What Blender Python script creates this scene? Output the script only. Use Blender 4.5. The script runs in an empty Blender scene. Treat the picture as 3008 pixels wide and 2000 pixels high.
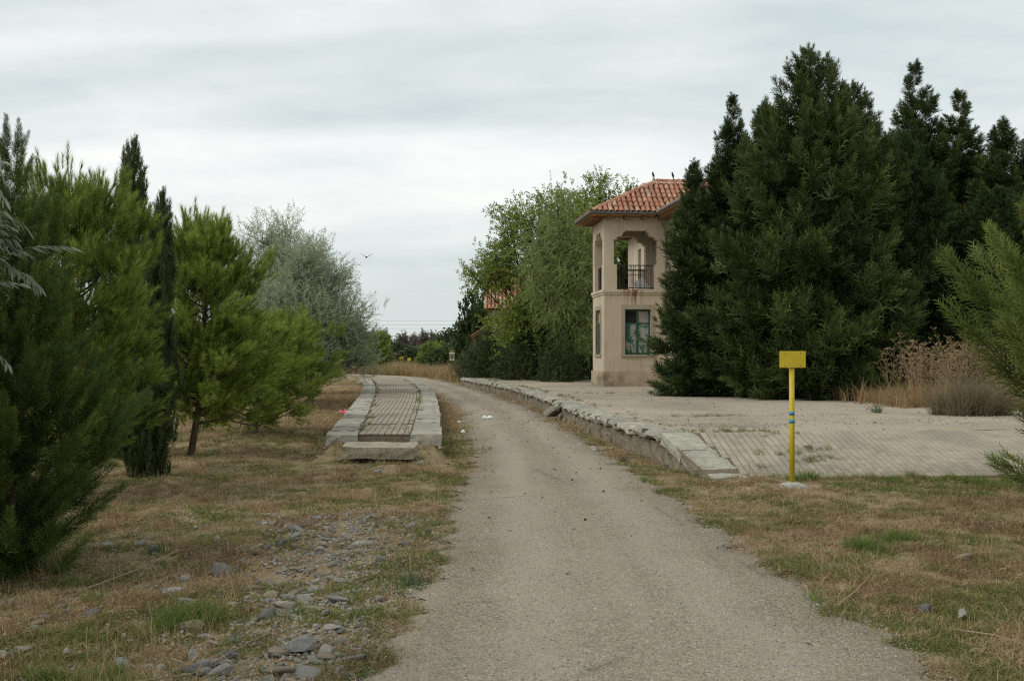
import bpy, bmesh, math, random
import numpy as np
from mathutils import Vector, Matrix

R = math.radians
SC = bpy.context.scene
COL = SC.collection

# ------------------------------------------------------------------ camera
cam_d = bpy.data.cameras.new('camera')
cam = bpy.data.objects.new('camera', cam_d)
COL.objects.link(cam)
cam.location = (0, 0, 1.65)
cam.rotation_euler = (R(90.78), 0, 0)
cam_d.sensor_fit = 'HORIZONTAL'
cam_d.sensor_width = 23.7
cam_d.lens = 26.0
cam_d.clip_start = 0.1
cam_d.clip_end = 6000
SC.camera = cam

# ------------------------------------------------------------------ sky and sun
SUN_EL, SUN_AZ = R(45), R(-114)          # azimuth measured from +Y towards +X
w = bpy.data.worlds.new('World')
SC.world = w
w.use_nodes = True
nt = w.node_tree
nt.nodes.clear()
wo = nt.nodes.new('ShaderNodeOutputWorld')
sky = nt.nodes.new('ShaderNodeTexSky')
sky.sky_type = 'NISHITA'
sky.sun_disc = False
sky.sun_elevation = SUN_EL
sky.sun_rotation = SUN_AZ
sky.altitude = 400
bg1 = nt.nodes.new('ShaderNodeBackground')
bg1.inputs['Strength'].default_value = 0.1
nt.links.new(sky.outputs[0], bg1.inputs[0])
tc = nt.nodes.new('ShaderNodeTexCoord')
sep = nt.nodes.new('ShaderNodeSeparateXYZ')
nt.links.new(tc.outputs['Generated'], sep.inputs[0])


def wmath(op, a, b=None):
    n = nt.nodes.new('ShaderNodeMath')
    n.operation = op
    for i, v in enumerate((a, b)):
        if v is None:
            continue
        if isinstance(v, (int, float)):
            n.inputs[i].default_value = v
        else:
            nt.links.new(v, n.inputs[i])
    return n.outputs[0]


zc = wmath('ADD', wmath('MAXIMUM', sep.outputs[2], 0.0), 0.11)
px = wmath('DIVIDE', sep.outputs[0], zc)
py = wmath('DIVIDE', sep.outputs[1], zc)
cmb = nt.nodes.new('ShaderNodeCombineXYZ')
nt.links.new(px, cmb.inputs[0])
nt.links.new(py, cmb.inputs[1])


def wnoise(scale, detail, rough, off, sx=1.0, sy=1.0, dist=0.0):
    mp = nt.nodes.new('ShaderNodeMapping')
    mp.inputs['Location'].default_value = off
    mp.inputs['Scale'].default_value = (sx, sy, 1)
    nt.links.new(cmb.outputs[0], mp.inputs[0])
    n = nt.nodes.new('ShaderNodeTexNoise')
    n.inputs['Scale'].default_value = scale
    n.inputs['Detail'].default_value = detail
    n.inputs['Roughness'].default_value = rough
    n.inputs['Distortion'].default_value = dist
    nt.links.new(mp.outputs[0], n.inputs['Vector'])
    return n.outputs['Fac']


n1 = wnoise(0.75, 6, 0.50, (4.6, 12.9, 0.0), 0.55, 1.0, 0.5)
n2 = wnoise(2.4, 7, 0.58, (7.4, 1.9, 0.0), 0.9, 0.85, 0.4)
nn = wmath('ADD', wmath('MULTIPLY', n1, 0.74), wmath('MULTIPLY', n2, 0.26))
rp = nt.nodes.new('ShaderNodeValToRGB')
el = rp.color_ramp.elements
el[0].position, el[0].color = 0.38, (0.545, 0.615, 0.615, 1)
el[1].position, el[1].color = 0.645, (0.87, 0.868, 0.845, 1)
e = rp.color_ramp.elements.new(0.505)
e.color = (0.69, 0.735, 0.73, 1)
nt.links.new(nn, rp.inputs[0])
# towards the horizon the cloud deck thickens to one even grey
hz = nt.nodes.new('ShaderNodeMapRange')
hz.inputs['From Min'].default_value = 0.0
hz.inputs['From Max'].default_value = 0.15
nt.links.new(sep.outputs[2], hz.inputs['Value'])
mxs = nt.nodes.new('ShaderNodeMix')
mxs.data_type = 'RGBA'
nt.links.new(hz.outputs[0], mxs.inputs['Factor'])
mxs.inputs['A'].default_value = (0.575, 0.625, 0.615, 1)
nt.links.new(rp.outputs[0], mxs.inputs['B'])
bg2 = nt.nodes.new('ShaderNodeBackground')
bg2.inputs['Strength'].default_value = 1.0
nt.links.new(mxs.outputs['Result'], bg2.inputs[0])
wm = nt.nodes.new('ShaderNodeMixShader')
wm.inputs[0].default_value = 0.93
nt.links.new(bg1.outputs[0], wm.inputs[1])
nt.links.new(bg2.outputs[0], wm.inputs[2])
nt.links.new(wm.outputs[0], wo.inputs['Surface'])

sun_d = bpy.data.lights.new('sun', 'SUN')
sun_d.energy = 1.3
sun_d.angle = R(35)
sun_d.color = (1.0, 0.965, 0.91)
sun = bpy.data.objects.new('sun', sun_d)
COL.objects.link(sun)
sdir = Vector((math.sin(SUN_AZ) * math.cos(SUN_EL), math.cos(SUN_AZ) * math.cos(SUN_EL), math.sin(SUN_EL)))
sun.rotation_euler = sdir.to_track_quat('Z', 'Y').to_euler()
sun.location = sdir * 60

SC.view_settings.view_transform = 'Standard'
SC.view_settings.look = 'None'
SC.view_settings.exposure = 0.27
SC.view_settings.gamma = 1.0
SC.view_settings.use_curve_mapping = False
SC.render.engine = 'CYCLES'
cy = SC.cycles
cy.max_bounces = 5
cy.diffuse_bounces = 2
cy.glossy_bounces = 2
cy.transmission_bounces = 4
cy.transparent_max_bounces = 8
cy.volume_bounces = 0
cy.use_denoising = False
cy.filter_width = 1.2
cy.sample_clamp_direct = 3.0
cy.sample_clamp_indirect = 1.0
cy.caustics_reflective = False
cy.caustics_refractive = False

# ------------------------------------------------------------------ helpers
rng = np.random.default_rng(7)
random.seed(7)


def new_obj(name, me, parent=None, m=None, loc=None, rot=None, scale=None):
    o = bpy.data.objects.new(name, me)
    COL.objects.link(o)
    if parent is not None:
        o.parent = parent
    if m is not None and me is not None and not me.materials:
        me.materials.append(m)
    if loc is not None:
        o.location = loc
    if rot is not None:
        o.rotation_euler = rot
    if scale is not None:
        o.scale = scale
    return o


def tag(o, label=None, cat=None, group=None, kind=None):
    if label:
        o['label'] = label
    if cat:
        o['category'] = cat
    if group:
        o['group'] = group
    if kind:
        o['kind'] = kind
    return o


def thing(name, label, cat, loc=(0, 0, 0), rz=0.0, group=None):
    o = bpy.data.objects.new(name, None)
    COL.objects.link(o)
    o.empty_display_size = 0.2
    o.location = loc
    o.rotation_euler = (0, 0, rz)
    return tag(o, label, cat, group)


def tri_mesh(name, v, f, tint=None, mat_idx=None):
    me = bpy.data.meshes.new(name)
    v = np.ascontiguousarray(v, dtype=np.float32)
    f = np.ascontiguousarray(f, dtype=np.int32)
    k = f.shape[1]
    me.vertices.add(len(v))
    me.vertices.foreach_set('co', v.ravel())
    me.loops.add(f.size)
    me.loops.foreach_set('vertex_index', f.ravel())
    me.polygons.add(len(f))
    me.polygons.foreach_set('loop_start', np.arange(0, f.size, k, dtype=np.int32))
    me.update(calc_edges=True)
    if tint is not None:
        a = me.attributes.new('tint', 'FLOAT', 'POINT')
        a.data.foreach_set('value', np.ascontiguousarray(tint, dtype=np.float32))
    return me


def py_mesh(name, v, f, smooth=False):
    me = bpy.data.meshes.new(name)
    me.from_pydata([tuple(map(float, p)) for p in v], [], [tuple(map(int, q)) for q in f])
    me.update()
    if smooth:
        me.polygons.foreach_set('use_smooth', [True] * len(me.polygons))
    return me


class MB:
    """collects simple shapes for one mesh"""
    def __init__(s):
        s.v, s.f = [], []

    def box(s, x0, x1, y0, y1, z0, z1):
        b = len(s.v)
        s.v += [(x0, y0, z0), (x1, y0, z0), (x1, y1, z0), (x0, y1, z0), (x0, y0, z1), (x1, y0, z1), (x1, y1, z1), (x0, y1, z1)]
        s.f += [tuple(b + i for i in q) for q in ((0, 3, 2, 1), (4, 5, 6, 7), (0, 1, 5, 4), (1, 2, 6, 5), (2, 3, 7, 6), (3, 0, 4, 7))]
        return s

    def quad(s, *p):
        b = len(s.v)
        s.v += [tuple(q) for q in p]
        s.f.append(tuple(range(b, b + len(p))))
        return s

    def prism(s, poly, axis, t0, t1):
        """poly = list of (a, z); extruded from t0 to t1 along axis 'y' or 'x'"""
        b = len(s.v)
        n = len(poly)
        for t in (t0, t1):
            for a, z in poly:
                s.v.append((a, t, z) if axis == 'y' else (t, a, z))
        s.f.append(tuple(b + i for i in range(n)))
        s.f.append(tuple(b + n + i for i in reversed(range(n))))
        for i in range(n):
            j = (i + 1) % n
            s.f.append((b + j, b + i, b + n + i, b + n + j))
        return s

    def tube(s, pts, rad, n=6, cap=True):
        pts = [Vector(p) for p in pts]
        if not hasattr(rad, '__len__'):
            rad = [rad] * len(pts)
        b = len(s.v)
        up = Vector((0.31, 0.17, 0.93)).normalized()
        for i, p in enumerate(pts):
            d = (pts[min(i + 1, len(pts) - 1)] - pts[max(i - 1, 0)])
            if d.length < 1e-9:
                d = Vector((0, 0, 1))
            d.normalize()
            u = d.cross(up)
            if u.length < 0.05:
                u = d.cross(Vector((1, 0, 0)))
            u.normalize()
            q = d.cross(u)
            for k in range(n):
                a = 2 * math.pi * k / n
                s.v.append(tuple(p + (u * math.cos(a) + q * math.sin(a)) * rad[i]))
        for i in range(len(pts) - 1):
            for k in range(n):
                k2 = (k + 1) % n
                s.f.append((b + i * n + k, b + i * n + k2, b + (i + 1) * n + k2, b + (i + 1) * n + k))
        if cap:
            s.f.append(tuple(b + k for k in reversed(range(n))))
            e_ = b + (len(pts) - 1) * n
            s.f.append(tuple(e_ + k for k in range(n)))
        return s

    def lathe(s, prof, n=16, ctr=(0, 0, 0)):
        b = len(s.v)
        for r, z in prof:
            for k in range(n):
                a = 2 * math.pi * k / n
                s.v.append((ctr[0] + r * math.cos(a), ctr[1] + r * math.sin(a), ctr[2] + z))
        for i in range(len(prof) - 1):
            for k in range(n):
                k2 = (k + 1) % n
                s.f.append((b + i * n + k, b + i * n + k2, b + (i + 1) * n + k2, b + (i + 1) * n + k))
        s.f.append(tuple(b + k for k in reversed(range(n))))
        e_ = b + (len(prof) - 1) * n
        s.f.append(tuple(e_ + k for k in range(n)))
        return s

    def mesh(s, name, smooth=False):
        me = py_mesh(name, s.v, s.f, smooth)
        bm = bmesh.new()
        bm.from_mesh(me)
        bmesh.ops.recalc_face_normals(bm, faces=bm.faces)
        bm.to_mesh(me)
        bm.free()
        return me

    def build(s, name, m, parent=None, smooth=False, **k):
        return new_obj(name, s.mesh(name, smooth), parent, m, **k)


def bevel_mesh(me, w_, seg=1):
    bm = bmesh.new()
    bm.from_mesh(me)
    bmesh.ops.bevel(bm, geom=list(bm.edges), offset=w_, segments=seg, affect='EDGES', profile=0.5)
    bm.to_mesh(me)
    bm.free()
    return me


class Field:
    """smooth pseudo-noise: a sum of random sine waves, about -1..1"""
    def __init__(s, seed, wl, octaves=3, k=7):
        r = np.random.default_rng(seed)
        s.t = []
        amp = 1.0
        tot = 0
        for o in range(octaves):
            for _ in range(k):
                a = r.uniform(0, 2 * math.pi)
                f = 2 * math.pi / wl * r.uniform(0.6, 1.5) * 2 ** o
                s.t.append((math.cos(a) * f, math.sin(a) * f, r.uniform(0, 6.28), amp))
            tot += amp * amp * k / 2
            amp *= 0.55
        s.n = 1.6 * math.sqrt(tot)

    def __call__(s, x, y):
        x = np.asarray(x, float)
        y = np.asarray(y, float)
        z = 0
        for a, b, p, m in s.t:
            z = z + m * np.sin(a * x + b * y + p)
        return z / s.n


def sstep(a, b, x):
    t = np.clip((np.asarray(x, float) - a) / (b - a), 0, 1)
    return t * t * (3 - 2 * t)


# ------------------------------------------------------------------ materials
class Mt:
    def __init__(s, name):
        s.m = bpy.data.materials.new(name)
        s.m.use_nodes = True
        s.t = s.m.node_tree
        s.t.nodes.clear()
        s.out = s.t.nodes.new('ShaderNodeOutputMaterial')
        s._co = None

    def n(s, typ, **kw):
        nd = s.t.nodes.new(typ)
        for k, v in kw.items():
            setattr(nd, k, v)
        return nd

    def put(s, sock, v):
        if isinstance(v, bpy.types.NodeSocket):
            s.t.links.new(v, sock)
        elif isinstance(v, (tuple, list)) and len(v) == 3 and sock.type == 'RGBA':
            sock.default_value = (*v, 1)
        else:
            sock.default_value = v

    def co(s, which='Object'):
        if s._co is None:
            s._co = s.n('ShaderNodeTexCoord')
        return s._co.outputs[which]

    def geo(s):
        return s.n('ShaderNodeNewGeometry').outputs['Position']

    def map(s, vec, scale=(1, 1, 1), loc=(0, 0, 0), rot=(0, 0, 0)):
        m = s.n('ShaderNodeMapping')
        s.put(m.inputs[0], vec)
        m.inputs['Scale'].default_value = scale
        m.inputs['Location'].default_value = loc
        m.inputs['Rotation'].default_value = rot
        return m.outputs[0]

    def noise(s, scale, detail=4, rough=0.55, vec=None, dist=0.0, out='Fac'):
        n = s.n('ShaderNodeTexNoise')
        n.inputs['Scale'].default_value = scale
        n.inputs['Detail'].default_value = detail
        n.inputs['Roughness'].default_value = rough
        n.inputs['Distortion'].default_value = dist
        s.put(n.inputs['Vector'], vec if vec is not None else s.co())
        return n.outputs[out]

    def voro(s, scale, vec=None, out='Color', feat='F1', rnd=1.0):
        n = s.n('ShaderNodeTexVoronoi', feature=feat)
        n.inputs['Scale'].default_value = scale
        n.inputs['Randomness'].default_value = rnd
        s.put(n.inputs['Vector'], vec if vec is not None else s.co())
        return n.outputs[out]

    def ramp(s, fac, stops, interp='LINEAR'):
        r = s.n('ShaderNodeValToRGB')
        r.color_ramp.interpolation = interp
        el_ = r.color_ramp.elements
        while len(el_) < len(stops):
            el_.new(0.5)
        for e_, (p, c) in zip(el_, stops):
            e_.position = p
            e_.color = (*c, 1) if hasattr(c, '__len__') else (c, c, c, 1)
        s.put(r.inputs[0], fac)
        return r.outputs[0]

    def mix(s, fac, a, b, blend='MIX'):
        m = s.n('ShaderNodeMix', data_type='RGBA', blend_type=blend)
        s.put(m.inputs['Factor'], fac)
        s.put(m.inputs['A'], a)
        s.put(m.inputs['B'], b)
        return m.outputs['Result']

    def math(s, op, a, b=0.0, c=0.0, clamp=False):
        m = s.n('ShaderNodeMath', operation=op, use_clamp=clamp)
        s.put(m.inputs[0], a)
        s.put(m.inputs[1], b)
        s.put(m.inputs[2], c)
        return m.outputs[0]

    def rng(s, v, a, b, c=0.0, d=1.0):
        m = s.n('ShaderNodeMapRange')
        s.put(m.inputs['Value'], v)
        for k, x in zip(('From Min', 'From Max', 'To Min', 'To Max'), (a, b, c, d)):
            m.inputs[k].default_value = x
        return m.outputs[0]

    def bump(s, h, strength=0.5, dist=0.01, normal=None):
        b = s.n('ShaderNodeBump')
        b.inputs['Strength'].default_value = strength
        b.inputs['Distance'].default_value = dist
        s.put(b.inputs['Height'], h)
        if normal is not None:
            s.put(b.inputs['Normal'], normal)
        return b.outputs[0]

    def rand(s):
        return s.n('ShaderNodeObjectInfo').outputs['Random']

    def attr(s, name):
        a = s.n('ShaderNodeAttribute', attribute_name=name)
        return a.outputs['Fac']

    def hsv(s, col, h=0.5, sat=1.0, v=1.0):
        n = s.n('ShaderNodeHueSaturation')
        s.put(n.inputs['Color'], col)
        s.put(n.inputs['Hue'], h)
        s.put(n.inputs['Saturation'], sat)
        s.put(n.inputs['Value'], v)
        return n.outputs[0]

    def surf(s, col, rough=0.85, normal=None, spec=0.25, metal=0.0, alpha=None, trans=None):
        b = s.n('ShaderNodeBsdfPrincipled')
        s.put(b.inputs['Base Color'], col)
        s.put(b.inputs['Roughness'], rough)
        b.inputs['Specular IOR Level'].default_value = spec
        b.inputs['Metallic'].default_value = metal
        if normal is not None:
            s.put(b.inputs['Normal'], normal)
        sh = b.outputs[0]
        if trans:
            t = s.n('ShaderNodeBsdfTranslucent')
            s.put(t.inputs['Color'], trans[1])
            mx = s.n('ShaderNodeMixShader')
            mx.inputs[0].default_value = trans[0]
            s.t.links.new(sh, mx.inputs[1])
            s.t.links.new(t.outputs[0], mx.inputs[2])
            sh = mx.outputs[0]
        s.t.links.new(sh, s.out.inputs['Surface'])
        return s.m


M = {}


def leaf_mat(name, dark, mid, light, trans=0.25, wl=0.35, dry=None, rough=0.6):
    k = Mt(name)
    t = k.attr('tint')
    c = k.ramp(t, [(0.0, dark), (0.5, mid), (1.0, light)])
    nz = k.noise(1.0 / wl, 2, 0.5)
    c = k.mix(k.rng(nz, 0.35, 0.7, 0.0, 0.45), c, k.mix(0.5, c, light))
    if dry is not None:
        nd = k.noise(1.3, 3, 0.6)
        c = k.mix(k.rng(nd, 0.62, 0.72, 0.0, 0.5), c, dry)
    c = k.hsv(c, k.rng(k.rand(), 0, 1, 0.512, 0.488), 1.0, k.rng(k.rand(), 0, 1, 0.82, 1.18))
    M[name] = k.surf(c, rough, spec=0.2, trans=(trans, c))
    return M[name]


def plain(name, col, rough=0.7, var=0.15, scale=8.0, spec=0.3, metal=0.0, bump=0.2, bd=0.004):
    k = Mt(name)
    nz = k.noise(scale, 5, 0.6)
    dk = tuple(x * (1 - var) for x in col)
    lt = tuple(min(1, x * (1 + var)) for x in col)
    c = k.ramp(nz, [(0.3, dk), (0.7, lt)])
    M[name] = k.surf(c, rough, k.bump(k.noise(scale * 6, 4), bump, bd), spec, metal)
    return M[name]


# soil with a mat of dead grass and small stones
k = Mt('earth')
g = k.geo()
big = k.noise(0.35, 4, 0.6, g)
mid = k.noise(2.3, 5, 0.65, g)
fine = k.noise(26, 5, 0.7, g)
straw = k.noise(60, 3, 0.6, k.map(g, (1, 0.35, 1), rot=(0, 0, 0.5)))
c = k.ramp(mid, [(0.25, (0.17, 0.112, 0.062)), (0.5, (0.275, 0.198, 0.118)), (0.75, (0.37, 0.285, 0.185))])
c = k.mix(k.rng(big, 0.46, 0.62), c, k.ramp(fine, [(0.3, (0.14, 0.112, 0.05)), (0.7, (0.29, 0.235, 0.12))]))
c = k.mix(k.rng(straw, 0.52, 0.68, 0, 0.6), c, (0.44, 0.35, 0.215))
c = k.mix(k.rng(fine, 0.38, 0.25, 0, 0.55), c, (0.07, 0.05, 0.03))
spill = k.math('ADD', k.attr('pd'), k.math('MULTIPLY', k.math('SUBTRACT', k.noise(3.2, 4, 0.6, g), 0.5), 0.9))
pebc = k.voro(90, g)
spb = k.n('ShaderNodeSeparateColor')
k.put(spb.inputs[0], pebc)
pc = k.ramp(spb.outputs[0], [(0.0, (0.11, 0.10, 0.09)), (0.4, (0.28, 0.235, 0.175)), (0.8, (0.37, 0.30, 0.21)), (1.0, (0.56, 0.52, 0.45))])
c = k.mix(k.rng(spill, 0.25, -0.02, 0, 0.92), c, pc)
M['earth'] = k.surf(c, 0.95, k.bump(k.math('ADD', fine, k.math('MULTIPLY', straw, 0.7)), 0.7, 0.03), 0.1)

# compacted gravel
k = Mt('gravel_path')
g = k.geo()
ve = k.voro(115, g)
v2 = k.voro(62, g)
dd = k.voro(115, g, 'Distance')
big = k.noise(0.55, 5, 0.6, g, 0.4)
lane = k.noise(0.9, 4, 0.6, k.map(g, (1.6, 0.10, 1)))
sv = k.n('ShaderNodeSeparateColor')
k.put(sv.inputs[0], ve)
s2 = k.n('ShaderNodeSeparateColor')
k.put(s2.inputs[0], v2)
c = k.ramp(sv.outputs[0], [(0.0, (0.075, 0.07, 0.065)), (0.18, (0.19, 0.175, 0.15)), (0.5, (0.34, 0.29, 0.22)), (0.78, (0.39, 0.30, 0.205)), (0.93, (0.50, 0.45, 0.37)), (1.0, (0.68, 0.66, 0.6))])
c2 = k.ramp(s2.outputs[1], [(0.0, (0.09, 0.085, 0.08)), (0.3, (0.25, 0.225, 0.19)), (0.8, (0.41, 0.33, 0.23)), (1.0, (0.66, 0.61, 0.53))])
c = k.mix(0.5, c, c2)
c = k.mix(k.rng(k.noise(17, 4, 0.75, g), 0.35, 0.65, 0.0, 0.35), k.mix(1.0, c, (0.80, 0.785, 0.77), 'MULTIPLY'), k.mix(1.0, c, (1.12, 1.08, 1.0), 'MULTIPLY'))
c = k.mix(k.rng(dd, 0.45, 0.75, 0, 0.5), c, (0.18, 0.15, 0.115))
c = k.mix(1.0, c, (1.12, 1.12, 1.09), 'MULTIPLY')
c = k.mix(k.rng(lane, 0.42, 0.68, 0, 0.42), c, (0.44, 0.38, 0.295))
c = k.mix(k.rng(big, 0.55, 0.72, 0, 0.4), c, k.mix(1.0, c, (0.80, 0.785, 0.77), 'MULTIPLY'))
lat = k.math('ADD', k.attr('lat'), k.math('MULTIPLY', k.math('SUBTRACT', k.noise(0.6, 4, 0.6, g), 0.5), 0.7))
trk = k.rng(k.math('ABSOLUTE', k.math('SUBTRACT', k.math('ABSOLUTE', lat), 0.42)), 0.30, 0.04, 0.0, 1.0)
c = k.mix(k.math('MULTIPLY', trk, 0.40), c, (0.43, 0.375, 0.295))
edg = k.rng(k.math('ABSOLUTE', lat), 0.62, 1.05)
c = k.mix(k.math('MULTIPLY', edg, 0.55), c, k.mix(1.0, c, (0.66, 0.63, 0.58), 'MULTIPLY'))
crk = k.voro(0.33, k.map(g, (1, 0.55, 1), (3.3, 1.2, 0)), 'Distance', 'DISTANCE_TO_EDGE')
crk = k.math('ADD', crk, k.math('MULTIPLY', k.noise(5, 5, 0.7, g), 0.05))
c = k.mix(k.math('MULTIPLY', k.rng(crk, 0.036, 0.024), k.rng(k.noise(.5, 2, .5, g), .48, .6, 0, .5)), c, (0.13, 0.115, 0.09))
M['gravel'] = k.surf(c, 0.95, k.bump(k.math('SUBTRACT', 1.0, dd), 0.75, 0.012), 0.15)

# sandy worn concrete of the platform
k = Mt('platform_sand')
g = k.geo()
n1_ = k.noise(0.4, 5, 0.62, k.map(g, (1, 0.7, 1)), 0.5)
n2_ = k.noise(3.5, 6, 0.7, g)
n3_ = k.noise(45, 4, 0.7, g)
c = k.ramp(n1_, [(0.3, (0.275, 0.24, 0.185)), (0.5, (0.375, 0.32, 0.24)), (0.72, (0.44, 0.375, 0.28))])
c = k.mix(k.rng(n2_, 0.5, 0.7, 0, 0.5), c, (0.28, 0.255, 0.215))
c = k.mix(k.rng(n3_, 0.3, 0.42, 0.75, 0), c, (0.16, 0.14, 0.115))
c = k.mix(k.rng(n3_, 0.64, 0.72, 0, 0.6), c, (0.55, 0.49, 0.4))
cr = k.voro(0.55, k.map(g, (1, 1, 1), rot=(0, 0, 0.2)), 'Distance', 'DISTANCE_TO_EDGE', 0.8)
c = k.mix(k.rng(cr, 0.0, 0.012, 0.35, 0), c, (0.12, 0.10, 0.07))
M['sand'] = k.surf(c, 0.95, k.bump(k.math('ADD', n3_, n2_), 0.5, 0.02), 0.1)

# weathered limestone
def stone_mat(name, a, b, c_, sc=1.0):
    k = Mt(name)
    o = k.co()
    r = k.rand()
    off = k.n('ShaderNodeVectorMath', operation='ADD')
    k.put(off.inputs[0], o)
    cm = k.n('ShaderNodeCombineXYZ')
    k.put(cm.inputs[0], k.math('MULTIPLY', r, 37.0))
    k.put(cm.inputs[1], k.math('MULTIPLY', r, 91.0))
    k.put(off.inputs[1], cm.outputs[0])
    v = off.outputs[0]
    n1 = k.noise(4 * sc, 5, 0.65, v, 0.3)
    n2 = k.noise(22 * sc, 5, 0.7, v)
    n3 = k.noise(70 * sc, 3, 0.7, v)
    col = k.ramp(n1, [(0.28, a), (0.5, b), (0.74, c_)])
    col = k.mix(k.rng(n2, 0.45, 0.33, 0, 0.75), col, tuple(x * 0.42 for x in a))
    col = k.mix(k.rng(n2, 0.6, 0.7, 0, 0.55), col, tuple(min(1, x * 1.35) for x in c_))
    col = k.mix(k.rng(n3, 0.38, 0.3, 0, 0.4), col, tuple(x * 0.4 for x in a))
    col = k.hsv(col, 0.5, 1.0, k.rng(r, 0, 1, 0.82, 1.16))
    M[name] = k.surf(col, 0.92, k.bump(k.math('ADD', n2, k.math('MULTIPLY', n3, 0.6)), 0.8, 0.02), 0.2)


stone_mat('limestone', (0.24, 0.22, 0.175), (0.36, 0.335, 0.27), (0.45, 0.425, 0.35))
stone_mat('block_stone', (0.24, 0.205, 0.15), (0.36, 0.315, 0.235), (0.44, 0.395, 0.30))
stone_mat('rubble_wall', (0.13, 0.105, 0.075), (0.22, 0.185, 0.135), (0.31, 0.265, 0.20), 1.4)
stone_mat('rock_grey', (0.22, 0.21, 0.19), (0.33, 0.318, 0.288), (0.46, 0.445, 0.405), 2.0)
stone_mat('rock_slate', (0.125, 0.125, 0.12), (0.20, 0.20, 0.195), (0.295, 0.295, 0.285), 2.0)
stone_mat('rock_tan', (0.27, 0.215, 0.145), (0.38, 0.315, 0.225), (0.47, 0.42, 0.33), 2.0)
stone_mat('rock_white', (0.38, 0.355, 0.30), (0.50, 0.475, 0.42), (0.60, 0.58, 0.53), 2.0)
stone_mat('cement', (0.33, 0.32, 0.28), (0.44, 0.43, 0.38), (0.52, 0.51, 0.46), 1.5)

# ribbed cement pavers
k = Mt('paver')
o = k.co()
r = k.rand()
g = k.geo()
c = k.ramp(k.noise(3.0, 5, 0.65, g), [(0.3, (0.30, 0.25, 0.19)), (0.5, (0.365, 0.318, 0.24)), (0.72, (0.425, 0.37, 0.285))])
c = k.mix(k.rng(k.noise(0.8, 5, 0.65, g), 0.46, 0.64, 0, 0.7), c, (0.25, 0.225, 0.185))
c = k.mix(k.rng(k.noise(60, 3, 0.7, g), 0.4, 0.3, 0, 0.5), c, (0.14, 0.12, 0.09))
c = k.hsv(c, 0.5, 1.0, k.rng(r, 0, 1, 0.88, 1.10))
so = k.n('ShaderNodeSeparateXYZ')
k.put(so.inputs[0], o)
rib = k.math('ABSOLUTE', k.math('SINE', k.math('MULTIPLY', so.outputs[1], math.pi / 0.0667)))
ribm = k.rng(rib, 0.0, 0.22)
c = k.mix(ribm, k.mix(1.0, c, (0.62, 0.60, 0.57), 'MULTIPLY'), c)
M['paver'] = k.surf(c, 0.92, k.bump(k.math('ADD', k.math('MULTIPLY', ribm, 1.0), k.noise(80, 3, 0.6, g)), 0.6, 0.006), 0.15)
plain('joint_soil', (0.16, 0.13, 0.09), 0.95, 0.4, 14, 0.05, bump=0.6, bd=0.01)


# stucco
def stucco(name, base, rust=False, moss=False):
    k = Mt(name)
    o = k.co()
    n1 = k.noise(0.9, 5, 0.6, o, 0.3)
    n2 = k.noise(6, 5, 0.65, o)
    n3 = k.noise(90, 3, 0.6, o)
    st = k.noise(2.2, 4, 0.6, k.map(o, (4.0, 4.0, 0.35)))
    b = base
    c = k.ramp(n1, [(0.3, tuple(x * 0.86 for x in b)), (0.55, b), (0.75, tuple(min(1, x * 1.1) for x in b))])
    c = k.mix(k.rng(st, 0.52, 0.72, 0, 0.42), c, (0.27, 0.22, 0.165))
    c = k.mix(k.rng(n2, 0.34, 0.25, 0, 0.4), c, (0.24, 0.21, 0.17))
    sp = k.n('ShaderNodeSeparateXYZ')
    k.put(sp.inputs[0], o)
    x, y, z = sp.outputs
    if rust:
        # rust running from the foot of the railing down over the ledge
        m = k.math('MULTIPLY', k.rng(k.math('ABSOLUTE', k.math('SUBTRACT', x, 1.15)), 0.55, 0.2), k.rng(z, 2.95, 3.6))
        m = k.math('MULTIPLY', m, k.rng(z, 3.90, 3.84))
        s_ = k.noise(7, 4, 0.6, k.map(o, (1.6, 0.1, 0.10)))
        c = k.mix(k.math('MULTIPLY', m, k.rng(s_, 0.43, 0.58, 0, 1.0)), c, (0.20, 0.085, 0.03))
        m2 = k.math('MULTIPLY', k.rng(k.math('ABSOLUTE', k.math('SUBTRACT', y, 1.2)), 0.7, 0.4), k.math('MULTIPLY', k.rng(x, 0.02, 0.0), k.math('MULTIPLY', k.rng(z, 2.9, 3.7), k.rng(z, 3.9, 3.84))))
        s2_ = k.noise(9, 4, 0.6, k.map(o, (0.1, 1.6, 0.10)))
        c = k.mix(k.math('MULTIPLY', m2, k.rng(s2_, 0.5, 0.62, 0, 0.7)), c, (0.21, 0.12, 0.06))
        # flaked render low on the wall
        dmg = k.math('MULTIPLY', k.rng(z, 1.15, 0.7), k.rng(k.noise(3.0, 5, 0.7, k.map(o, (1, 1, 1.6))), 0.55, 0.62))
        c = k.mix(k.math('MULTIPLY', dmg, 0.65), c, (0.25, 0.22, 0.175))
    if moss:
        mm = k.math('MULTIPLY', k.rng(k.noise(1.1, 5, 0.65, k.map(o, (1, 1, 1.2), (3.1, 0, 0))), 0.42, 0.6), k.rng(z, 0.62, 0.35))
        c = k.mix(k.math('MULTIPLY', mm, 0.75), c, (0.115, 0.10, 0.055))
    M[name] = k.surf(c, 0.93, k.bump(k.math('ADD', n3, k.math('MULTIPLY', n2, 0.6)), 0.35, 0.008), 0.12)


stucco('stucco', (0.54, 0.455, 0.34), rust=True)
stucco('stucco_plain', (0.57, 0.475, 0.365))
stucco('plinth', (0.46, 0.37, 0.265), moss=True)
stucco('trim', (0.37, 0.31, 0.245))

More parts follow.
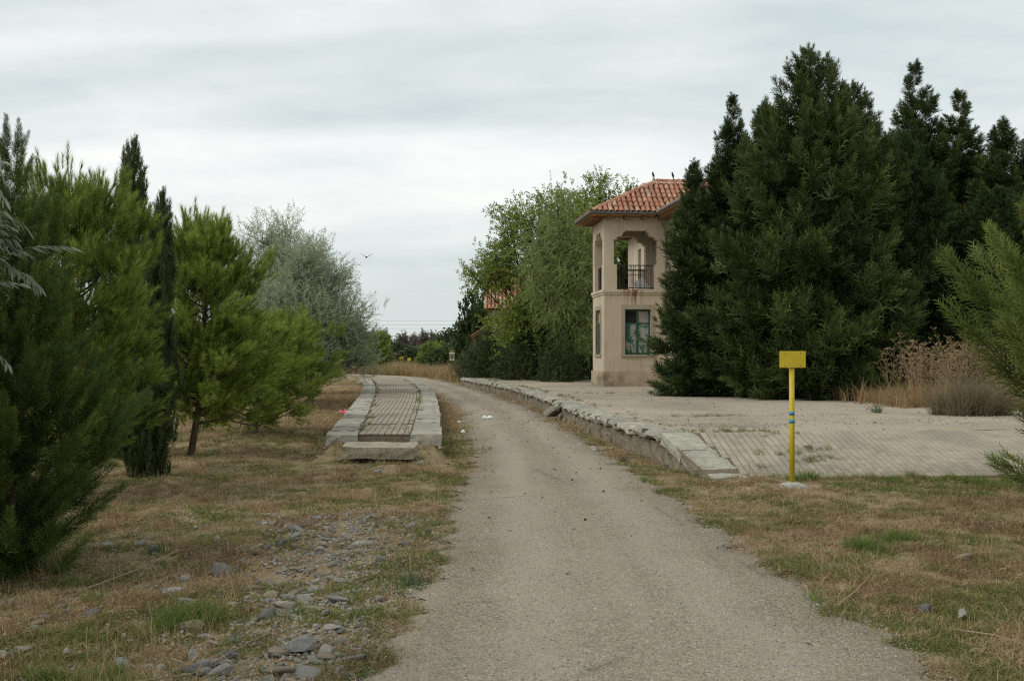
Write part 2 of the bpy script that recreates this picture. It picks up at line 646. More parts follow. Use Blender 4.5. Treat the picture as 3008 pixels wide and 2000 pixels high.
# clay roof tile
k = Mt('roof_tile')
r = k.rand()
c = k.ramp(r, [(0.0, (0.29, 0.125, 0.08)), (0.3, (0.375, 0.17, 0.11)), (0.6, (0.43, 0.21, 0.14)), (0.85, (0.45, 0.29, 0.195)), (1.0, (0.26, 0.175, 0.14))])
n2 = k.noise(14, 5, 0.65)
c = k.mix(k.rng(n2, 0.55, 0.72, 0, 0.5), c, (0.48, 0.37, 0.26))
c = k.mix(k.rng(n2, 0.38, 0.26, 0, 0.55), c, (0.12, 0.085, 0.055))
M['tile'] = k.surf(c, 0.88, k.bump(k.noise(60, 4), 0.4, 0.006), 0.15)
k = Mt('mossy_channel')
n2 = k.noise(9, 5, 0.7)
c = k.ramp(n2, [(0.3, (0.085, 0.07, 0.03)), (0.55, (0.16, 0.12, 0.05)), (0.75, (0.26, 0.13, 0.07))])
M['channel'] = k.surf(c, 0.95, k.bump(n2, 0.6, 0.02), 0.05)
plain('soffit_wood', (0.36, 0.19, 0.075), 0.75, 0.3, 5)
plain('beam_wood', (0.22, 0.12, 0.055), 0.8, 0.35, 9)
plain('zinc', (0.10, 0.105, 0.105), 0.55, 0.3, 6, 0.4, 0.4)
plain('iron', (0.02, 0.017, 0.016), 0.6, 0.4, 30)
plain('green_paint', (0.022, 0.085, 0.05), 0.45, 0.35, 12, 0.4)
k = Mt('peeling_panel')
o = k.co()
n1 = k.noise(3.2, 6, 0.72, k.map(o, (1.3, 1, 0.8)), 0.5)
n2 = k.noise(17, 4, 0.6, o)
c = k.ramp(n2, [(0.3, (0.25, 0.25, 0.23)), (0.7, (0.39, 0.39, 0.36))])
c = k.mix(k.rng(n1, 0.45, 0.53), c, k.ramp(n2, [(0.35, (0.018, 0.07, 0.05)), (0.65, (0.03, 0.15, 0.105))]))
M['peeling'] = k.surf(c, 0.6, k.bump(n1, 0.4, 0.01), 0.3)
plain('dark_glass', (0.03, 0.027, 0.025), 0.12, 0.4, 2, 0.5, bump=0.05)
plain('curtain', (0.36, 0.31, 0.27), 0.9, 0.25, 3)
plain('ochre_blind', (0.50, 0.36, 0.19), 0.85, 0.15, 4)
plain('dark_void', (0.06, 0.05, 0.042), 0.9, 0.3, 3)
plain('plaster_in', (0.36, 0.29, 0.22), 0.93, 0.15, 2)

# paint of the marker posts
k = Mt('yellow_paint')
n1 = k.noise(5, 5, 0.6)
n2 = k.noise(48, 3, 0.6)
c = k.ramp(n1, [(0.3, (0.50, 0.37, 0.018)), (0.7, (0.60, 0.46, 0.03))])
c = k.mix(k.rng(n2, 0.31, 0.26, 0, 0.85), c, (0.10, 0.06, 0.03))
M['yellow'] = k.surf(c, 0.55, k.bump(n2, 0.1, 0.002), 0.35)
plain('blue_band', (0.055, 0.25, 0.43), 0.5, 0.15, 20, 0.35)
plain('sign_olive', (0.13, 0.115, 0.03), 0.6, 0.2, 6)
plain('sign_white', (0.62, 0.62, 0.58), 0.6, 0.1, 6)
plain('sign_post_brown', (0.13, 0.105, 0.05), 0.8, 0.2, 10)
plain('plastic_white', (0.75, 0.77, 0.78), 0.3, 0.05, 20, 0.5)
plain('plastic_blue', (0.30, 0.38, 0.62), 0.4, 0.4, 25, 0.5)
plain('plastic_pink', (0.72, 0.10, 0.20), 0.4, 0.1, 20, 0.5)
plain('bird_dark', (0.022, 0.02, 0.02), 0.7, 0.2, 40)
plain('litter_leaf', (0.10, 0.055, 0.03), 0.85, 0.4, 40)
plain('dead_twig', (0.30, 0.22, 0.14), 0.9, 0.3, 20)
plain('wire', (0.05, 0.05, 0.05), 0.6, 0.1, 1)


def bark(name, a, b):
    k = Mt(name)
    n1 = k.noise(9, 5, 0.7, k.map(k.co(), (1, 1, 0.22)), 0.4)
    c = k.ramp(n1, [(0.3, a), (0.7, b)])
    M[name] = k.surf(c, 0.95, k.bump(n1, 0.9, 0.03), 0.1)


bark('bark_brown', (0.035, 0.024, 0.017), (0.13, 0.095, 0.068))
bark('bark_grey', (0.07, 0.062, 0.052), (0.20, 0.18, 0.155))

leaf_mat('leaf_cypress', (0.016, 0.030, 0.010), (0.044, 0.073, 0.021), (0.124, 0.165, 0.043), 0.18, 0.5)
leaf_mat('leaf_juniper', (0.025, 0.048, 0.013), (0.065, 0.109, 0.024), (0.150, 0.213, 0.045), 0.22, 0.35)
leaf_mat('leaf_juniper_light', (0.036, 0.058, 0.014), (0.09, 0.13, 0.03), (0.215, 0.26, 0.062), 0.28, 0.35)
leaf_mat('leaf_column', (0.024, 0.045, 0.016), (0.055, 0.085, 0.028), (0.120, 0.155, 0.058), 0.18, 0.3)
leaf_mat('leaf_pine', (0.101, 0.152, 0.029), (0.227, 0.299, 0.051), (0.403, 0.451, 0.094), 0.45, 0.5)
leaf_mat('leaf_pine_dark', (0.024, 0.042, 0.016), (0.055, 0.085, 0.026), (0.10, 0.135, 0.045), 0.25, 0.5)
leaf_mat('leaf_silver', (0.256, 0.291, 0.180), (0.405, 0.448, 0.293), (0.575, 0.627, 0.445), 0.35, 0.7)
leaf_mat('leaf_silver_near', (0.155, 0.17, 0.12), (0.25, 0.265, 0.20), (0.37, 0.385, 0.31), 0.3, 0.7)
leaf_mat('leaf_elm', (0.078, 0.121, 0.025), (0.173, 0.236, 0.044), (0.294, 0.352, 0.079), 0.4, 1.0, dry=(0.22, 0.17, 0.03))
leaf_mat('leaf_willow', (0.144, 0.190, 0.055), (0.260, 0.323, 0.104), (0.385, 0.450, 0.190), 0.4, 1.0)
leaf_mat('leaf_bush', (0.020, 0.038, 0.014), (0.05, 0.078, 0.027), (0.105, 0.135, 0.045), 0.25, 0.6)
leaf_mat('leaf_bramble', (0.04, 0.055, 0.022), (0.09, 0.105, 0.045), (0.19, 0.175, 0.085), 0.25, 0.6)
leaf_mat('leaf_autumn_hazed', (0.114, 0.092, 0.076), (0.199, 0.167, 0.135), (0.275, 0.254, 0.200), 0.3, 3.0)  # autumn brown, its colour muted to stand in for distance haze
leaf_mat('leaf_far_green', (0.04, 0.065, 0.03), (0.075, 0.105, 0.05), (0.12, 0.15, 0.07), 0.3, 3.0)
leaf_mat('leaf_broom', (0.085, 0.075, 0.042), (0.175, 0.15, 0.085), (0.28, 0.235, 0.145), 0.2, 0.4)
leaf_mat('stalk_dry', (0.200, 0.125, 0.065), (0.370, 0.260, 0.145), (0.500, 0.390, 0.240), 0.15, 0.3)
leaf_mat('grass_straw', (0.218, 0.145, 0.074), (0.386, 0.276, 0.148), (0.611, 0.489, 0.296), 0.25, 1.2)
leaf_mat('grass_rust', (0.137, 0.086, 0.045), (0.248, 0.158, 0.085), (0.385, 0.275, 0.156), 0.25, 1.2)
leaf_mat('grass_olive', (0.085, 0.098, 0.028), (0.165, 0.180, 0.052), (0.270, 0.275, 0.090), 0.3, 1.2)
leaf_mat('grass_green', (0.066, 0.102, 0.024), (0.153, 0.209, 0.048), (0.278, 0.340, 0.089), 0.35, 1.2)
leaf_mat('grass_tall', (0.198, 0.128, 0.061), (0.356, 0.247, 0.121), (0.494, 0.385, 0.212), 0.3, 2.0)
leaf_mat('weed_grey', (0.07, 0.095, 0.06), (0.13, 0.16, 0.105), (0.2, 0.23, 0.155), 0.3, 0.5)

# ------------------------------------------------------------------ ground, path
PATH_C = [(0.78, -6), (0.77, 0), (0.755, 5.7), (0.71, 9), (0.60, 13), (0.50, 17.5), (0.27, 22), (0.02, 26.4), (-0.62, 34.5), (-1.5, 43), (-2.35, 50), (-3.4, 58), (-4.9, 67.5), (-7.3, 80), (-9.6, 88.5), (-13, 96), (-18.5, 103), (-27, 109), (-42, 114), (-70, 119)]
PATH_H = [1.5, 1.5, 1.47, 1.27, 1.25, 1.10, 1.12, 1.2, 1.22, 1.2, 1.2, 1.2, 1.25, 1.35, 1.4, 1.4, 1.4, 1.4, 1.4, 1.4]


def catmull(pts, n=12):
    p = np.array(pts, float)
    out = []
    for i in range(len(p) - 1):
        a, b, c_, d = p[max(i - 1, 0)], p[i], p[i + 1], p[min(i + 2, len(p) - 1)]
        for t in np.linspace(0, 1, n, endpoint=False):
            out.append(0.5 * ((2 * b) + (c_ - a) * t + (2 * a - 5 * b + 4 * c_ - d) * t * t + (3 * b - a - 3 * c_ + d) * t ** 3))
    out.append(p[-1])
    return np.array(out)


path_pts = catmull([(x, y, h) for (x, y), h in zip(PATH_C, PATH_H)], 16)


def path_dist(x, y):
    """signed distance outside the path's edge (negative inside)"""
    x = np.asarray(x, float).ravel()
    y = np.asarray(y, float).ravel()
    out = np.full(x.shape, 1e9)
    for i in range(0, len(x), 20000):
        dx = x[i:i + 20000, None] - path_pts[None, ::2, 0]
        dy = y[i:i + 20000, None] - path_pts[None, ::2, 1]
        d2 = np.sqrt(dx * dx + dy * dy) - path_pts[None, ::2, 2]
        out[i:i + 20000] = d2.min(1)
    return out


F1, F2, F3 = Field(1, 5.0), Field(2, 1.3), Field(3, 0.45, 2)


def heap_z(x, y):
    e_ = sstep(-3.25, -2.8, x) * (1 - sstep(-1.3, -.98, x)) * sstep(16.9, 18.1, y) * (np.asarray(y) < 18.35)
    return np.where(e_ > .01, -.05 + .30 * e_ + .03 * F3(x, y) * e_, -9.0)


def ground_z(x, y):
    sh = np.shape(x)
    x_ = np.asarray(x, float).ravel()
    y_ = np.asarray(y, float).ravel()
    pd = path_dist(x_, y_)
    m = sstep(0.0, 1.2, pd)
    z = -0.022 + 0.012 * sstep(-0.3, 0.4, pd)
    z = z + m * (0.05 * F1(x_, y_) + 0.03 * F2(x_, y_) + 0.012 * F3(x_, y_)) * sstep(120, 60, y_)
    # the bank falls a little to the left of the path in the foreground
    z = z - 0.10 * sstep(0.4, 2.4, pd) * (x_ < 0) * sstep(16, 10, y_)
    # keep the soil under the two platforms
    z = np.where((x_ > 2.2) & (y_ > 14.8) & (y_ < 70), np.minimum(z, -0.03), z)
    return z.reshape(sh)


gx = np.unique(np.concatenate([np.geomspace(60, 2500, 14) * -1, np.arange(-60, -14, 2.0), np.arange(-14, 14.01, 0.17), np.arange(14, 60, 2.0), np.geomspace(60, 2500, 14)]))
gy = np.unique(np.concatenate([np.arange(-40, 3, 3.0), np.arange(3, 26, 0.17), np.arange(26, 60, 0.7), np.arange(60, 130, 2.5), np.geomspace(130, 4000, 18)]))
GX, GY = np.meshgrid(gx, gy)
GZ = ground_z(GX, GY)
nx, ny = len(gx), len(gy)
idx = np.arange(nx * ny).reshape(ny, nx)
quads = np.stack([idx[:-1, :-1], idx[:-1, 1:], idx[1:, 1:], idx[1:, :-1]], -1).reshape(-1, 4)
me = tri_mesh('ground', np.stack([GX, GY, GZ], -1).reshape(-1, 3), quads)
me.polygons.foreach_set('use_smooth', [True] * len(me.polygons))
at_ = me.attributes.new('pd', 'FLOAT', 'POINT')
at_.data.foreach_set('value', np.clip(path_dist(GX, GY), -3, 50).astype(np.float32))
tag(new_obj('ground', me, m=M['earth']), kind='structure')

# path strip with an uneven edge
ex = Field(11, 0.55, 3)
cum = np.concatenate([[0], np.cumsum(np.hypot(np.diff(path_pts[:, 0]), np.diff(path_pts[:, 1])))])
sl_ = [0.0]
while sl_[-1] < cum[-1]:
    yy_ = np.interp(sl_[-1], cum, path_pts[:, 1])
    sl_.append(sl_[-1] + (0.05 if 3 < yy_ < 16 else 0.12 if yy_ < 45 else 0.8))
pp_ = np.stack([np.interp(sl_, cum, path_pts[:, q]) for q in range(3)], 1)
pv, pf = [], []
FR = [-1, -.93, -.8, -.5, 0, .5, .8, .93, 1]
NC = len(FR)
for i, (x, y, h) in enumerate(pp_):
    a = pp_[max(i - 6, 0)]
    b = pp_[min(i + 6, len(pp_) - 1)]
    t = np.array([b[0] - a[0], b[1] - a[1]])
    t /= np.linalg.norm(t)
    nrm = np.array([t[1], -t[0]])
    for j, f in enumerate(FR):
        hh = h + (0.10 * float(ex(y, 5 * np.sign(f))) if abs(f) > .9 else 0)
        p = np.array([x, y]) + nrm * f * hh
        pv.append((p[0], p[1], 0.012 + 0.018 * (1 - f * f) - (0.020 if abs(f) == 1 else 0)))
for i in range(len(pp_) - 1):
    for j in range(NC - 1):
        pf.append((i * NC + j, i * NC + j + 1, (i + 1) * NC + j + 1, (i + 1) * NC + j))
pme = py_mesh('path', pv, pf, True)
pme.attributes.new('lat', 'FLOAT', 'POINT').data.foreach_set('value', np.tile(np.array(FR, np.float32), len(pp_)))
tag(new_obj('path', pme, m=M['gravel']), kind='structure')

# ------------------------------------------------------------------ platforms
PH = 0.45
ry = np.array([16.7, 19.4, 23.9, 28.2, 32, 36.1, 40.5, 45, 50.1, 56.1, 61.2])
rx = np.array([2.39, 2.06, 1.52, 1.22, 1.02, 0.73, 0.22, -0.35, -1.02, -1.9, -2.84])
RE = np.poly1d(np.polyfit(ry, rx, 4))
iy = np.array([17.9, 24.2, 32.4, 43.8, 55.4, 65.6])
IR = np.poly1d(np.polyfit(iy, [-1.12, -1.55, -2.15, -3.17, -4.6, -6.3], 3))
iy2 = np.array([17.9, 23.5, 30, 38.5, 47.5, 57.8, 63])
IL = np.poly1d(np.polyfit(iy2, [-2.98, -3.52, -4.24, -5.2, -6.27, -7.67, -8.5], 3))


def rough_block(name, lx, ly, lz, seed, rag=0.03, nx=5, ny=4, nz=3):
    """a chipped stone block, origin at the centre of its top face"""
    r = np.random.default_rng(seed)
    bm = bmesh.new()
    xs, ys, zs = np.linspace(-lx / 2, lx / 2, nx), np.linspace(-ly / 2, ly / 2, ny), np.linspace(-lz, 0, nz)
    vs = {}

    def V(i, j, q):
        key = (i, j, q)
        if key not in vs:
            p = np.array([xs[i], ys[j], zs[q]])
            edge = (i in (0, nx - 1)) + (j in (0, ny - 1)) + (q in (0, nz - 1))
            p += r.normal(0, rag * 0.25, 3)
            if edge >= 2:
                p[0] -= np.sign(p[0]) * abs(r.normal(0, rag)) * (i in (0, nx - 1))
                p[1] -= np.sign(p[1]) * abs(r.normal(0, rag)) * (j in (0, ny - 1))
                p[2] += (-1 if q == nz - 1 else 1) * abs(r.normal(0, rag * 0.7)) * (q in (0, nz - 1))
            vs[key] = bm.verts.new(p)
        return vs[key]
    for i in range(nx - 1):
        for j in range(ny - 1):
            for q in (0, nz - 1):
                bm.faces.new([V(i, j, q), V(i + 1, j, q), V(i + 1, j + 1, q), V(i, j + 1, q)])
    for i in range(nx - 1):
        for q in range(nz - 1):
            for j in (0, ny - 1):
                bm.faces.new([V(i, j, q), V(i + 1, j, q), V(i + 1, j, q + 1), V(i, j, q + 1)])
    for j in range(ny - 1):
        for q in range(nz - 1):
            for i in (0, nx - 1):
                bm.faces.new([V(i, j, q), V(i, j + 1, q), V(i, j + 1, q + 1), V(i, j, q + 1)])
    bmesh.ops.recalc_face_normals(bm, faces=bm.faces)
    me = bpy.data.meshes.new(name)
    bm.to_mesh(me)
    bm.free()
    return me


COPE = [rough_block('coping_stone', 0.50, 1.0, 0.20, 100 + i, 0.012) for i in range(5)]
COPE_R = [rough_block('coping_stone', 0.52, 1.0, 0.155, 140 + i, 0.036, 5, 7, 3) for i in range(7)]
for m_ in COPE + COPE_R:
    m_.materials.append(M['limestone'])


def edge_walk(fn, y0, y1, inset, steps=400):
    ys = np.linspace(y0, y1, steps)
    xs = fn(ys) + inset
    s = np.concatenate([[0], np.cumsum(np.hypot(np.diff(xs), np.diff(ys)))])
    return xs, ys, s


def lay_coping(parent, fn, y0, y1, inset, meshes, ztop, jig=0.012, sub=0.0, lens=(0.7, 1.25), skip=()):
    xs, ys, s = edge_walk(fn, y0, y1, inset)
    pos, i = 0.0, 0
    while pos < s[-1] - 0.3:
        L = random.uniform(*lens)
        L = min(L, s[-1] - pos)
        c = pos + L / 2
        x, y = np.interp(c, s, xs), np.interp(c, s, ys)
        x2, y2 = np.interp(min(c + 0.3, s[-1]), s, xs), np.interp(min(c + 0.3, s[-1]), s, ys)
        x1, y1_ = np.interp(max(c - 0.3, 0), s, xs), np.interp(max(c - 0.3, 0), s, ys)
        rz = math.atan2(-(x2 - x1), y2 - y1_)
        if i not in skip:
            new_obj('coping_stone', random.choice(meshes), parent,
                    loc=(x + random.uniform(-jig, jig), y, ztop + random.uniform(-jig, jig)),
                    rot=(random.uniform(-1, 1) * jig, random.uniform(-1, 1) * jig * 2, rz + random.uniform(-1, 1) * jig),
                    scale=(random.uniform(0.96, 1.05), (L - 0.006), 1))
        pos += L
        i += 1


def strip(fn_a, fn_b, y0, y1, za, zb, ny_, nx_, zf=None):
    """sheet between two plan curves"""
    v, f = [], []
    for y in np.linspace(y0, y1, ny_):
        a, b = float(fn_a(y)), float(fn_b(y))
        for t in np.linspace(0, 1, nx_):
            x = a + (b - a) * t
            z = za + (zb - za) * t
            if zf:
                z += zf(x, y)
            v.append((x, y, z))
    for i in range(ny_ - 1):
        for j in range(nx_ - 1):
            f.append((i * nx_ + j, i * nx_ + j + 1, (i + 1) * nx_ + j + 1, (i + 1) * nx_ + j))
    return v, f


def paver_mesh(name, w_, l_, h_):
    m = MB().box(-w_ / 2, w_ / 2, -l_ / 2, l_ / 2, -h_, 0).mesh(name)
    bm = bmesh.new()
    bm.from_mesh(m)
    top = [e_ for e_ in bm.edges if all(abs(v.co.z) < 1e-6 for v in e_.verts)]
    bmesh.ops.bevel(bm, geom=top, offset=0.004, segments=1, affect='EDGES')
    bm.to_mesh(m)
    bm.free()
    m.materials.append(M['paver'])
    return m


def lay_pavers(parent, cells, mesh_, keep=300, stuff_label=None):
    """cells: (location, euler); the nearest `keep` are single pavers, the rest one sheet of pavers"""
    cells = sorted(cells, key=lambda c_: c_[0][0] ** 2 + c_[0][1] ** 2)
    for loc, rot in cells[:keep]:
        new_obj('paver', mesh_, parent, loc=loc, rot=rot)
    rest = cells[keep:]
    if rest:
        n = len(mesh_.vertices)
        base = np.empty(n * 3, np.float32)
        mesh_.vertices.foreach_get('co', base)
        base = base.reshape(-1, 3)
        polys = [tuple(p.vertices) for p in mesh_.polygons]
        vs, fs = [], []
        for q, (loc, rot) in enumerate(rest):
            from mathutils import Euler
            mt = np.array(Euler(rot).to_matrix())
            vs.append(base @ mt.T + np.array(loc))
            fs += [tuple(i + q * n for i in p) for p in polys]
        o_ = new_obj('paving', py_mesh('paving', np.concatenate(vs), fs), parent, M['paver'])
        o_['kind'] = 'stuff'


# --- island platform
isl = thing('island_platform', 'narrow curved island platform with stone edging left of the gravel path', 'platform', (0, 0, 0))
IZ = 0.40
v, f = strip(lambda y: IL(y) + 0.10, lambda y: IR(y) - 0.10, 18.15, 65.5, -0.1, -0.1, 60, 2)
core = MB()
nn_ = 60
for i, y in enumerate(np.linspace(18.15, 65.6, nn_)):
    a, b = float(IL(y)) + 0.10, float(IR(y)) - 0.10
    core.v += [(a, y, -0.1), (a, y, IZ - 0.05), (b, y, IZ - 0.05), (b, y, -0.1)]
for i in range(nn_ - 1):
    o_ = i * 4
    core.f += [(o_, o_ + 1, o_ + 5, o_ + 4), (o_ + 1, o_ + 2, o_ + 6, o_ + 5), (o_ + 2, o_ + 3, o_ + 7, o_ + 6)]
core.f += [(0, 3, 2, 1), tuple((nn_ - 1) * 4 + i for i in (0, 1, 2, 3))]
core.build('retaining_wall', M['rubble_wall'], isl)
lay_coping(isl, IL, 17.95, 65.6, 0.25, COPE, IZ, 0.004, lens=(0.85, 1.4))
lay_coping(isl, IR, 17.95, 65.6, -0.25, COPE, IZ, 0.004, lens=(0.85, 1.4))
pm = paver_mesh('paver', 0.0925, 0.1965, 0.05)
cells = []
for r_ in range(236):
    y = 18.35 + r_ * 0.2
    a, b = float(IL(y)) + 0.50, float(IR(y)) - 0.51
    rz = math.atan2(-(float(IR(y + .5)) - float(IR(y - .5))), 1.0)
    n_ = int((b - a) / 0.104)
    for q in range(n_):
        if (r_ in (11, 12, 13) and random.random() < 0.85) or (r_ in (31, 52) and random.random() < 0.4) or random.random() < 0.002:
            continue
        xq = b - 0.052 - q * 0.104
        cells.append(((xq, y, IZ - 0.012 + 0.004 * float(F2(xq, y)) + random.uniform(-.0012, .0012)), (random.uniform(-.004, .004), random.uniform(-.008, .008), rz)))
lay_pavers(isl, cells, pm)
v, f = strip(lambda y: IL(y) + 0.45, lambda y: IR(y) - 0.45, 18.2, 65.4, IZ - 0.030, IZ - 0.030, 80, 4)
new_obj('joint_bed', py_mesh('joint_bed', v, f), isl, M['joint_soil'])

# fallen block and rubble at its end
blk = rough_block('stone_block', 1.12, 0.50, 0.19, 321, 0.012, 7, 4, 3)
tag(new_obj('stone_block', blk, m=M['block_stone'], loc=(-2.02, 17.2, 0.30), rot=(R(6), R(0.5), R(-1.5))),
    'long loose stone block lying tilted before the end of the island platform', 'stone block')

# --- main platform on the right
plat = thing('station_platform', 'broad sandy station platform with chipped stone edge and paved ramp before the building', 'platform', (0, 0, 0))
RAMP0, RAMP1 = 15.2, 17.5


def top_z(x, y):
    return 0.012 * float(F1(x * 0.7, y * 0.7)) + 0.006 * float(F2(x, y))


XR = 30.0
v, f = strip(lambda y: RE(y) + 0.42, lambda y: XR, RAMP1 - 0.05, 66.0, PH - 0.012, PH - 0.012, 110, 60, top_z)
v = [(x, max(y, RAMP0 + 0.12 * (x - 3) + RAMP1 - RAMP0 + 0.28 + 0.10 * float(F2(x, 3))), z) for x, y, z in v]
me = py_mesh('platform_surface', v, f, True)
new_obj('platform_surface', me, plat, M['sand'])
lay_coping(plat, RE, 17.55, 61.6, 0.25, COPE_R, PH + 0.005, 0.010, lens=(0.7, 1.4))
# retaining wall, recessed under the edging
wv, wf = [], []
ys = np.linspace(15.3, 61.6, 700)
for i, y in enumerate(ys):
    x0 = float(RE(y)) + 0.09
    top = PH - 0.16 if y > RAMP1 else max(0.0, (y - RAMP0) / (RAMP1 - RAMP0) * PH - 0.17)
    for j, t in enumerate((0, 0.33, 0.66, 1)):
        wv.append((x0 + 0.045 * float(F3(y * 3, j * 3)) - 0.04 * (1 - t), y, -0.12 + (top + 0.12) * t))
for i in range(len(ys) - 1):
    for j in range(3):
        wf.append((i * 4 + j, (i + 1) * 4 + j, (i + 1) * 4 + j + 1, i * 4 + j + 1))
b = len(wv)
yb = ys[-1]
wv += [(float(RE(yb)) + 0.09, yb, -0.12), (float(RE(yb)) + 0.09, yb, PH - 0.16), (XR, yb + 4.5, PH - 0.05), (XR, yb + 4.5, -0.12)]
wf.append((b, b + 1, b + 2, b + 3))
new_obj('retaining_wall', py_mesh('retaining_wall', wv, wf), plat, M['rubble_wall'])
# ramp: edge slabs, bed, pavers
rs = math.atan2(PH, RAMP1 - RAMP0)
for i, (ya, yb_) in enumerate(((15.05, 15.55), (15.57, 16.5), (16.52, 17.52))):
    slab = rough_block('ramp_slab', 0.52, (yb_ - ya) / math.cos(rs), 0.20, 400 + i, 0.015, 4, 5, 3)
    yc = (ya + yb_) / 2
    xa = 2.30 + (17.5 - yc) * 0.165
    new_obj('ramp_slab', slab, plat, M['limestone'], loc=(xa + 0.27, yc, max(0.02, (yc - RAMP0) / (RAMP1 - RAMP0) * PH) + 0.012), rot=(rs if i else 0.05, 0, R(9)))


def ramp_edge(x):
    return RAMP0 + 0.12 * (x - 3)


v, f = [], []
xs_ = np.linspace(2.45, XR, 60)
for x in xs_:
    y0 = ramp_edge(x) - 0.02
    v += [(x, y0, -0.04), (x, y0, -0.02), (x, y0 + (RAMP1 - RAMP0), PH - 0.022), (x, y0 + (RAMP1 - RAMP0) + 2.2, PH - 0.026)]
for i in range(len(xs_) - 1):
    for j in range(3):
        f.append((i * 4 + j, (i + 1) * 4 + j, (i + 1) * 4 + j + 1, i * 4 + j + 1))
new_obj('ramp_bed', py_mesh('ramp_bed', v, f), plat, M['joint_soil'])
cells = []
bare = Field(21, 1.2, 3)
for q in range(88):
    x = 2.98 + q * 0.104
    y0 = ramp_edge(x)
    for r_ in range(13):
        s_ = 0.10 + r_ * 0.2
        y = y0 + s_ * math.cos(rs)
        xi = 2.30 + (17.5 - y) * 0.165 + 0.56
        if x < xi:
            continue
        if s_ * math.cos(rs) > RAMP1 - RAMP0 - 0.02:
            z, pitch = PH - 0.012, 0.0
            if y > y0 + RAMP1 - RAMP0 + 0.15 and float(bare(x, y)) > -0.3:
                continue
        else:
            z, pitch = s_ * math.sin(rs) - 0.004, rs
        if random.random() < 0.001:
            continue
        cells.append(((x, y, z + random.uniform(-.0012, .0012)), (pitch + random.uniform(-.004, .004), random.uniform(-.010, .010), random.uniform(-.006, .006))))
lay_pavers(plat, cells, pm)

# a coping stone tipped off the edge
tag(new_obj('fallen_coping_stone', rough_block('fallen_coping_stone', 0.32, 0.62, 0.15, 517, 0.02), m=M['limestone'], loc=(1.02, 28.6, 0.30), rot=(R(-4), R(-36), R(-24))),
    'fallen edge stone leaning against the station platform wall', 'stone')

# ------------------------------------------------------------------ station building
BRZ = math.atan2(0.101, 0.995)
bld = thing('station_building', 'beige stucco two-storey station house with arched corner loggia and clay tile roof', 'building', (3.65, 44.5, PH), BRZ)
B, TH = 2.58, 0.32
EZ, WT, RZ_ = 6.80, 6.70, 8.30          # eave, wall top, bay ridge
OV = 0.6
# lower walls of the bay with a window hole on front and left
wal = MB()
wx0, wx1, wz0, wz1 = 0.84, 1.89, 1.25, 3.05


def wall_with_hole(mb, a0, a1, h0, h1, z0, z1, top, axis, t0, t1):
    for (p0, p1, q0, q1) in ((a0, h0, 0.0, top), (h1, a1, 0.0, top), (h0, h1, 0.0, z0), (h0, h1, z1, top)):
        if axis == 'y':
            mb.box(p0, p1, t0, t1, q0, q1)
        else:
            mb.box(t0, t1, p0, p1, q0, q1)


wall_with_hole(wal, 0, B, wx0, wx1, wz0, wz1, 3.63, 'y', 0, TH)
wall_with_hole(wal, TH, B, 0.74, 1.84, wz0, wz1, 3.63, 'x', 0, TH)
wal.box(TH, B, B - TH, B, 0, 3.63)
wal.build('wall', M['stucco'], bld)
MB().box(-0.06, B, -0.06, B + 0.06, -0.08, 0.59).build('plinth', M['plinth'], bld)
cor = MB()
cor.box(-0.07, B, -0.07, B + 0.07, 3.72, 3.83).box(-0.035, B, -0.035, B + 0.035, 3.63, 3.72)
cor.build('cornice', M['stucco'], bld)
# upper loggia: arch outline (half), from centre outwards
half = [(0.443, 6.18), (0.443, 6.12), (0.52, 6.11)]
for t in np.linspace(0, 1, 6)[1:]:
    half.append((0.52 + 0.12 * (1 - math.cos(t * math.pi / 2)), 6.11 - 0.17 * math.sin(t * math.pi / 2)))
for t in np.linspace(0, 1, 6)[1:]:
    half.append((0.64 + 0.17 * math.sin(t * math.pi / 2), 5.94 - 0.11 * (1 - math.cos(t * math.pi / 2))))
half += [(0.81, 5.81), (0.90, 5.81), (0.90, 4.83), (0.775, 4.83), (0.775, 3.83)]


def arch_poly(c0, a0, a1):
    p = [(a0, 3.83), (a0, WT), (a1, WT), (a1, 3.83)]
    p += [(c0 + x, z) for x, z in reversed(half)]
    p += [(c0 - x, z) for x, z in half]
    return p


up = MB()
up.prism(arch_poly(1.29, 0, B), 'y', 0, TH)
up.prism(arch_poly(1.29, TH, B - TH), 'x', 0, TH)
up.prism(arch_poly(1.29, 0, B), 'y', B - TH, B)
up.build('loggia_wall', M['stucco'], bld)
MB().box(0.02, B, 0.02, B - 0.02, 3.64, 3.80).build('loggia_floor', M['trim'], bld)
MB().box(0.02, B, 0.02, B - 0.02, WT - 0.03, WT + 0.05).build('loggia_ceiling', M['plaster_in'], bld)
# railing
for nm, ax in (('front', 0), ('side', 1), ('back', 2)):
    rail = MB()
    pts = {}
    for z, r in ((4.80, 0.017), (4.58, 0.011), (3.90, 0.016)):
        a0, a1 = 1.29 - 0.775, 1.29 + 0.775
        yy = TH / 2 if ax < 2 else B - TH / 2
        if ax == 1:
            rail.box(yy - r, yy + r, a0, a1, z - r, z + r)
        else:
            rail.box(a0, a1 if z != 4.58 or ax else 1.75, yy - r, yy + r, z - r, z + r)
    ro = rail.build('railing', M['iron'], bld)
    bar = MB().box(-0.010, 0.010, -0.010, 0.010, 3.90, 4.80).mesh('railing_bar')
    bar.materials.append(M['iron'])
    for i in range(16):
        if (ax == 0 and i in (4,)) or (ax == 2 and i % 3 == 1):
            continue
        a = 1.29 - 0.775 + 0.06 + i * 0.0955 + random.uniform(-.012, .012)
        new_obj('railing_bar', bar, ro, loc=((a, yy, 0) if ax != 1 else (yy, a, 0)), rot=(0, random.uniform(-.008, .008), 0))


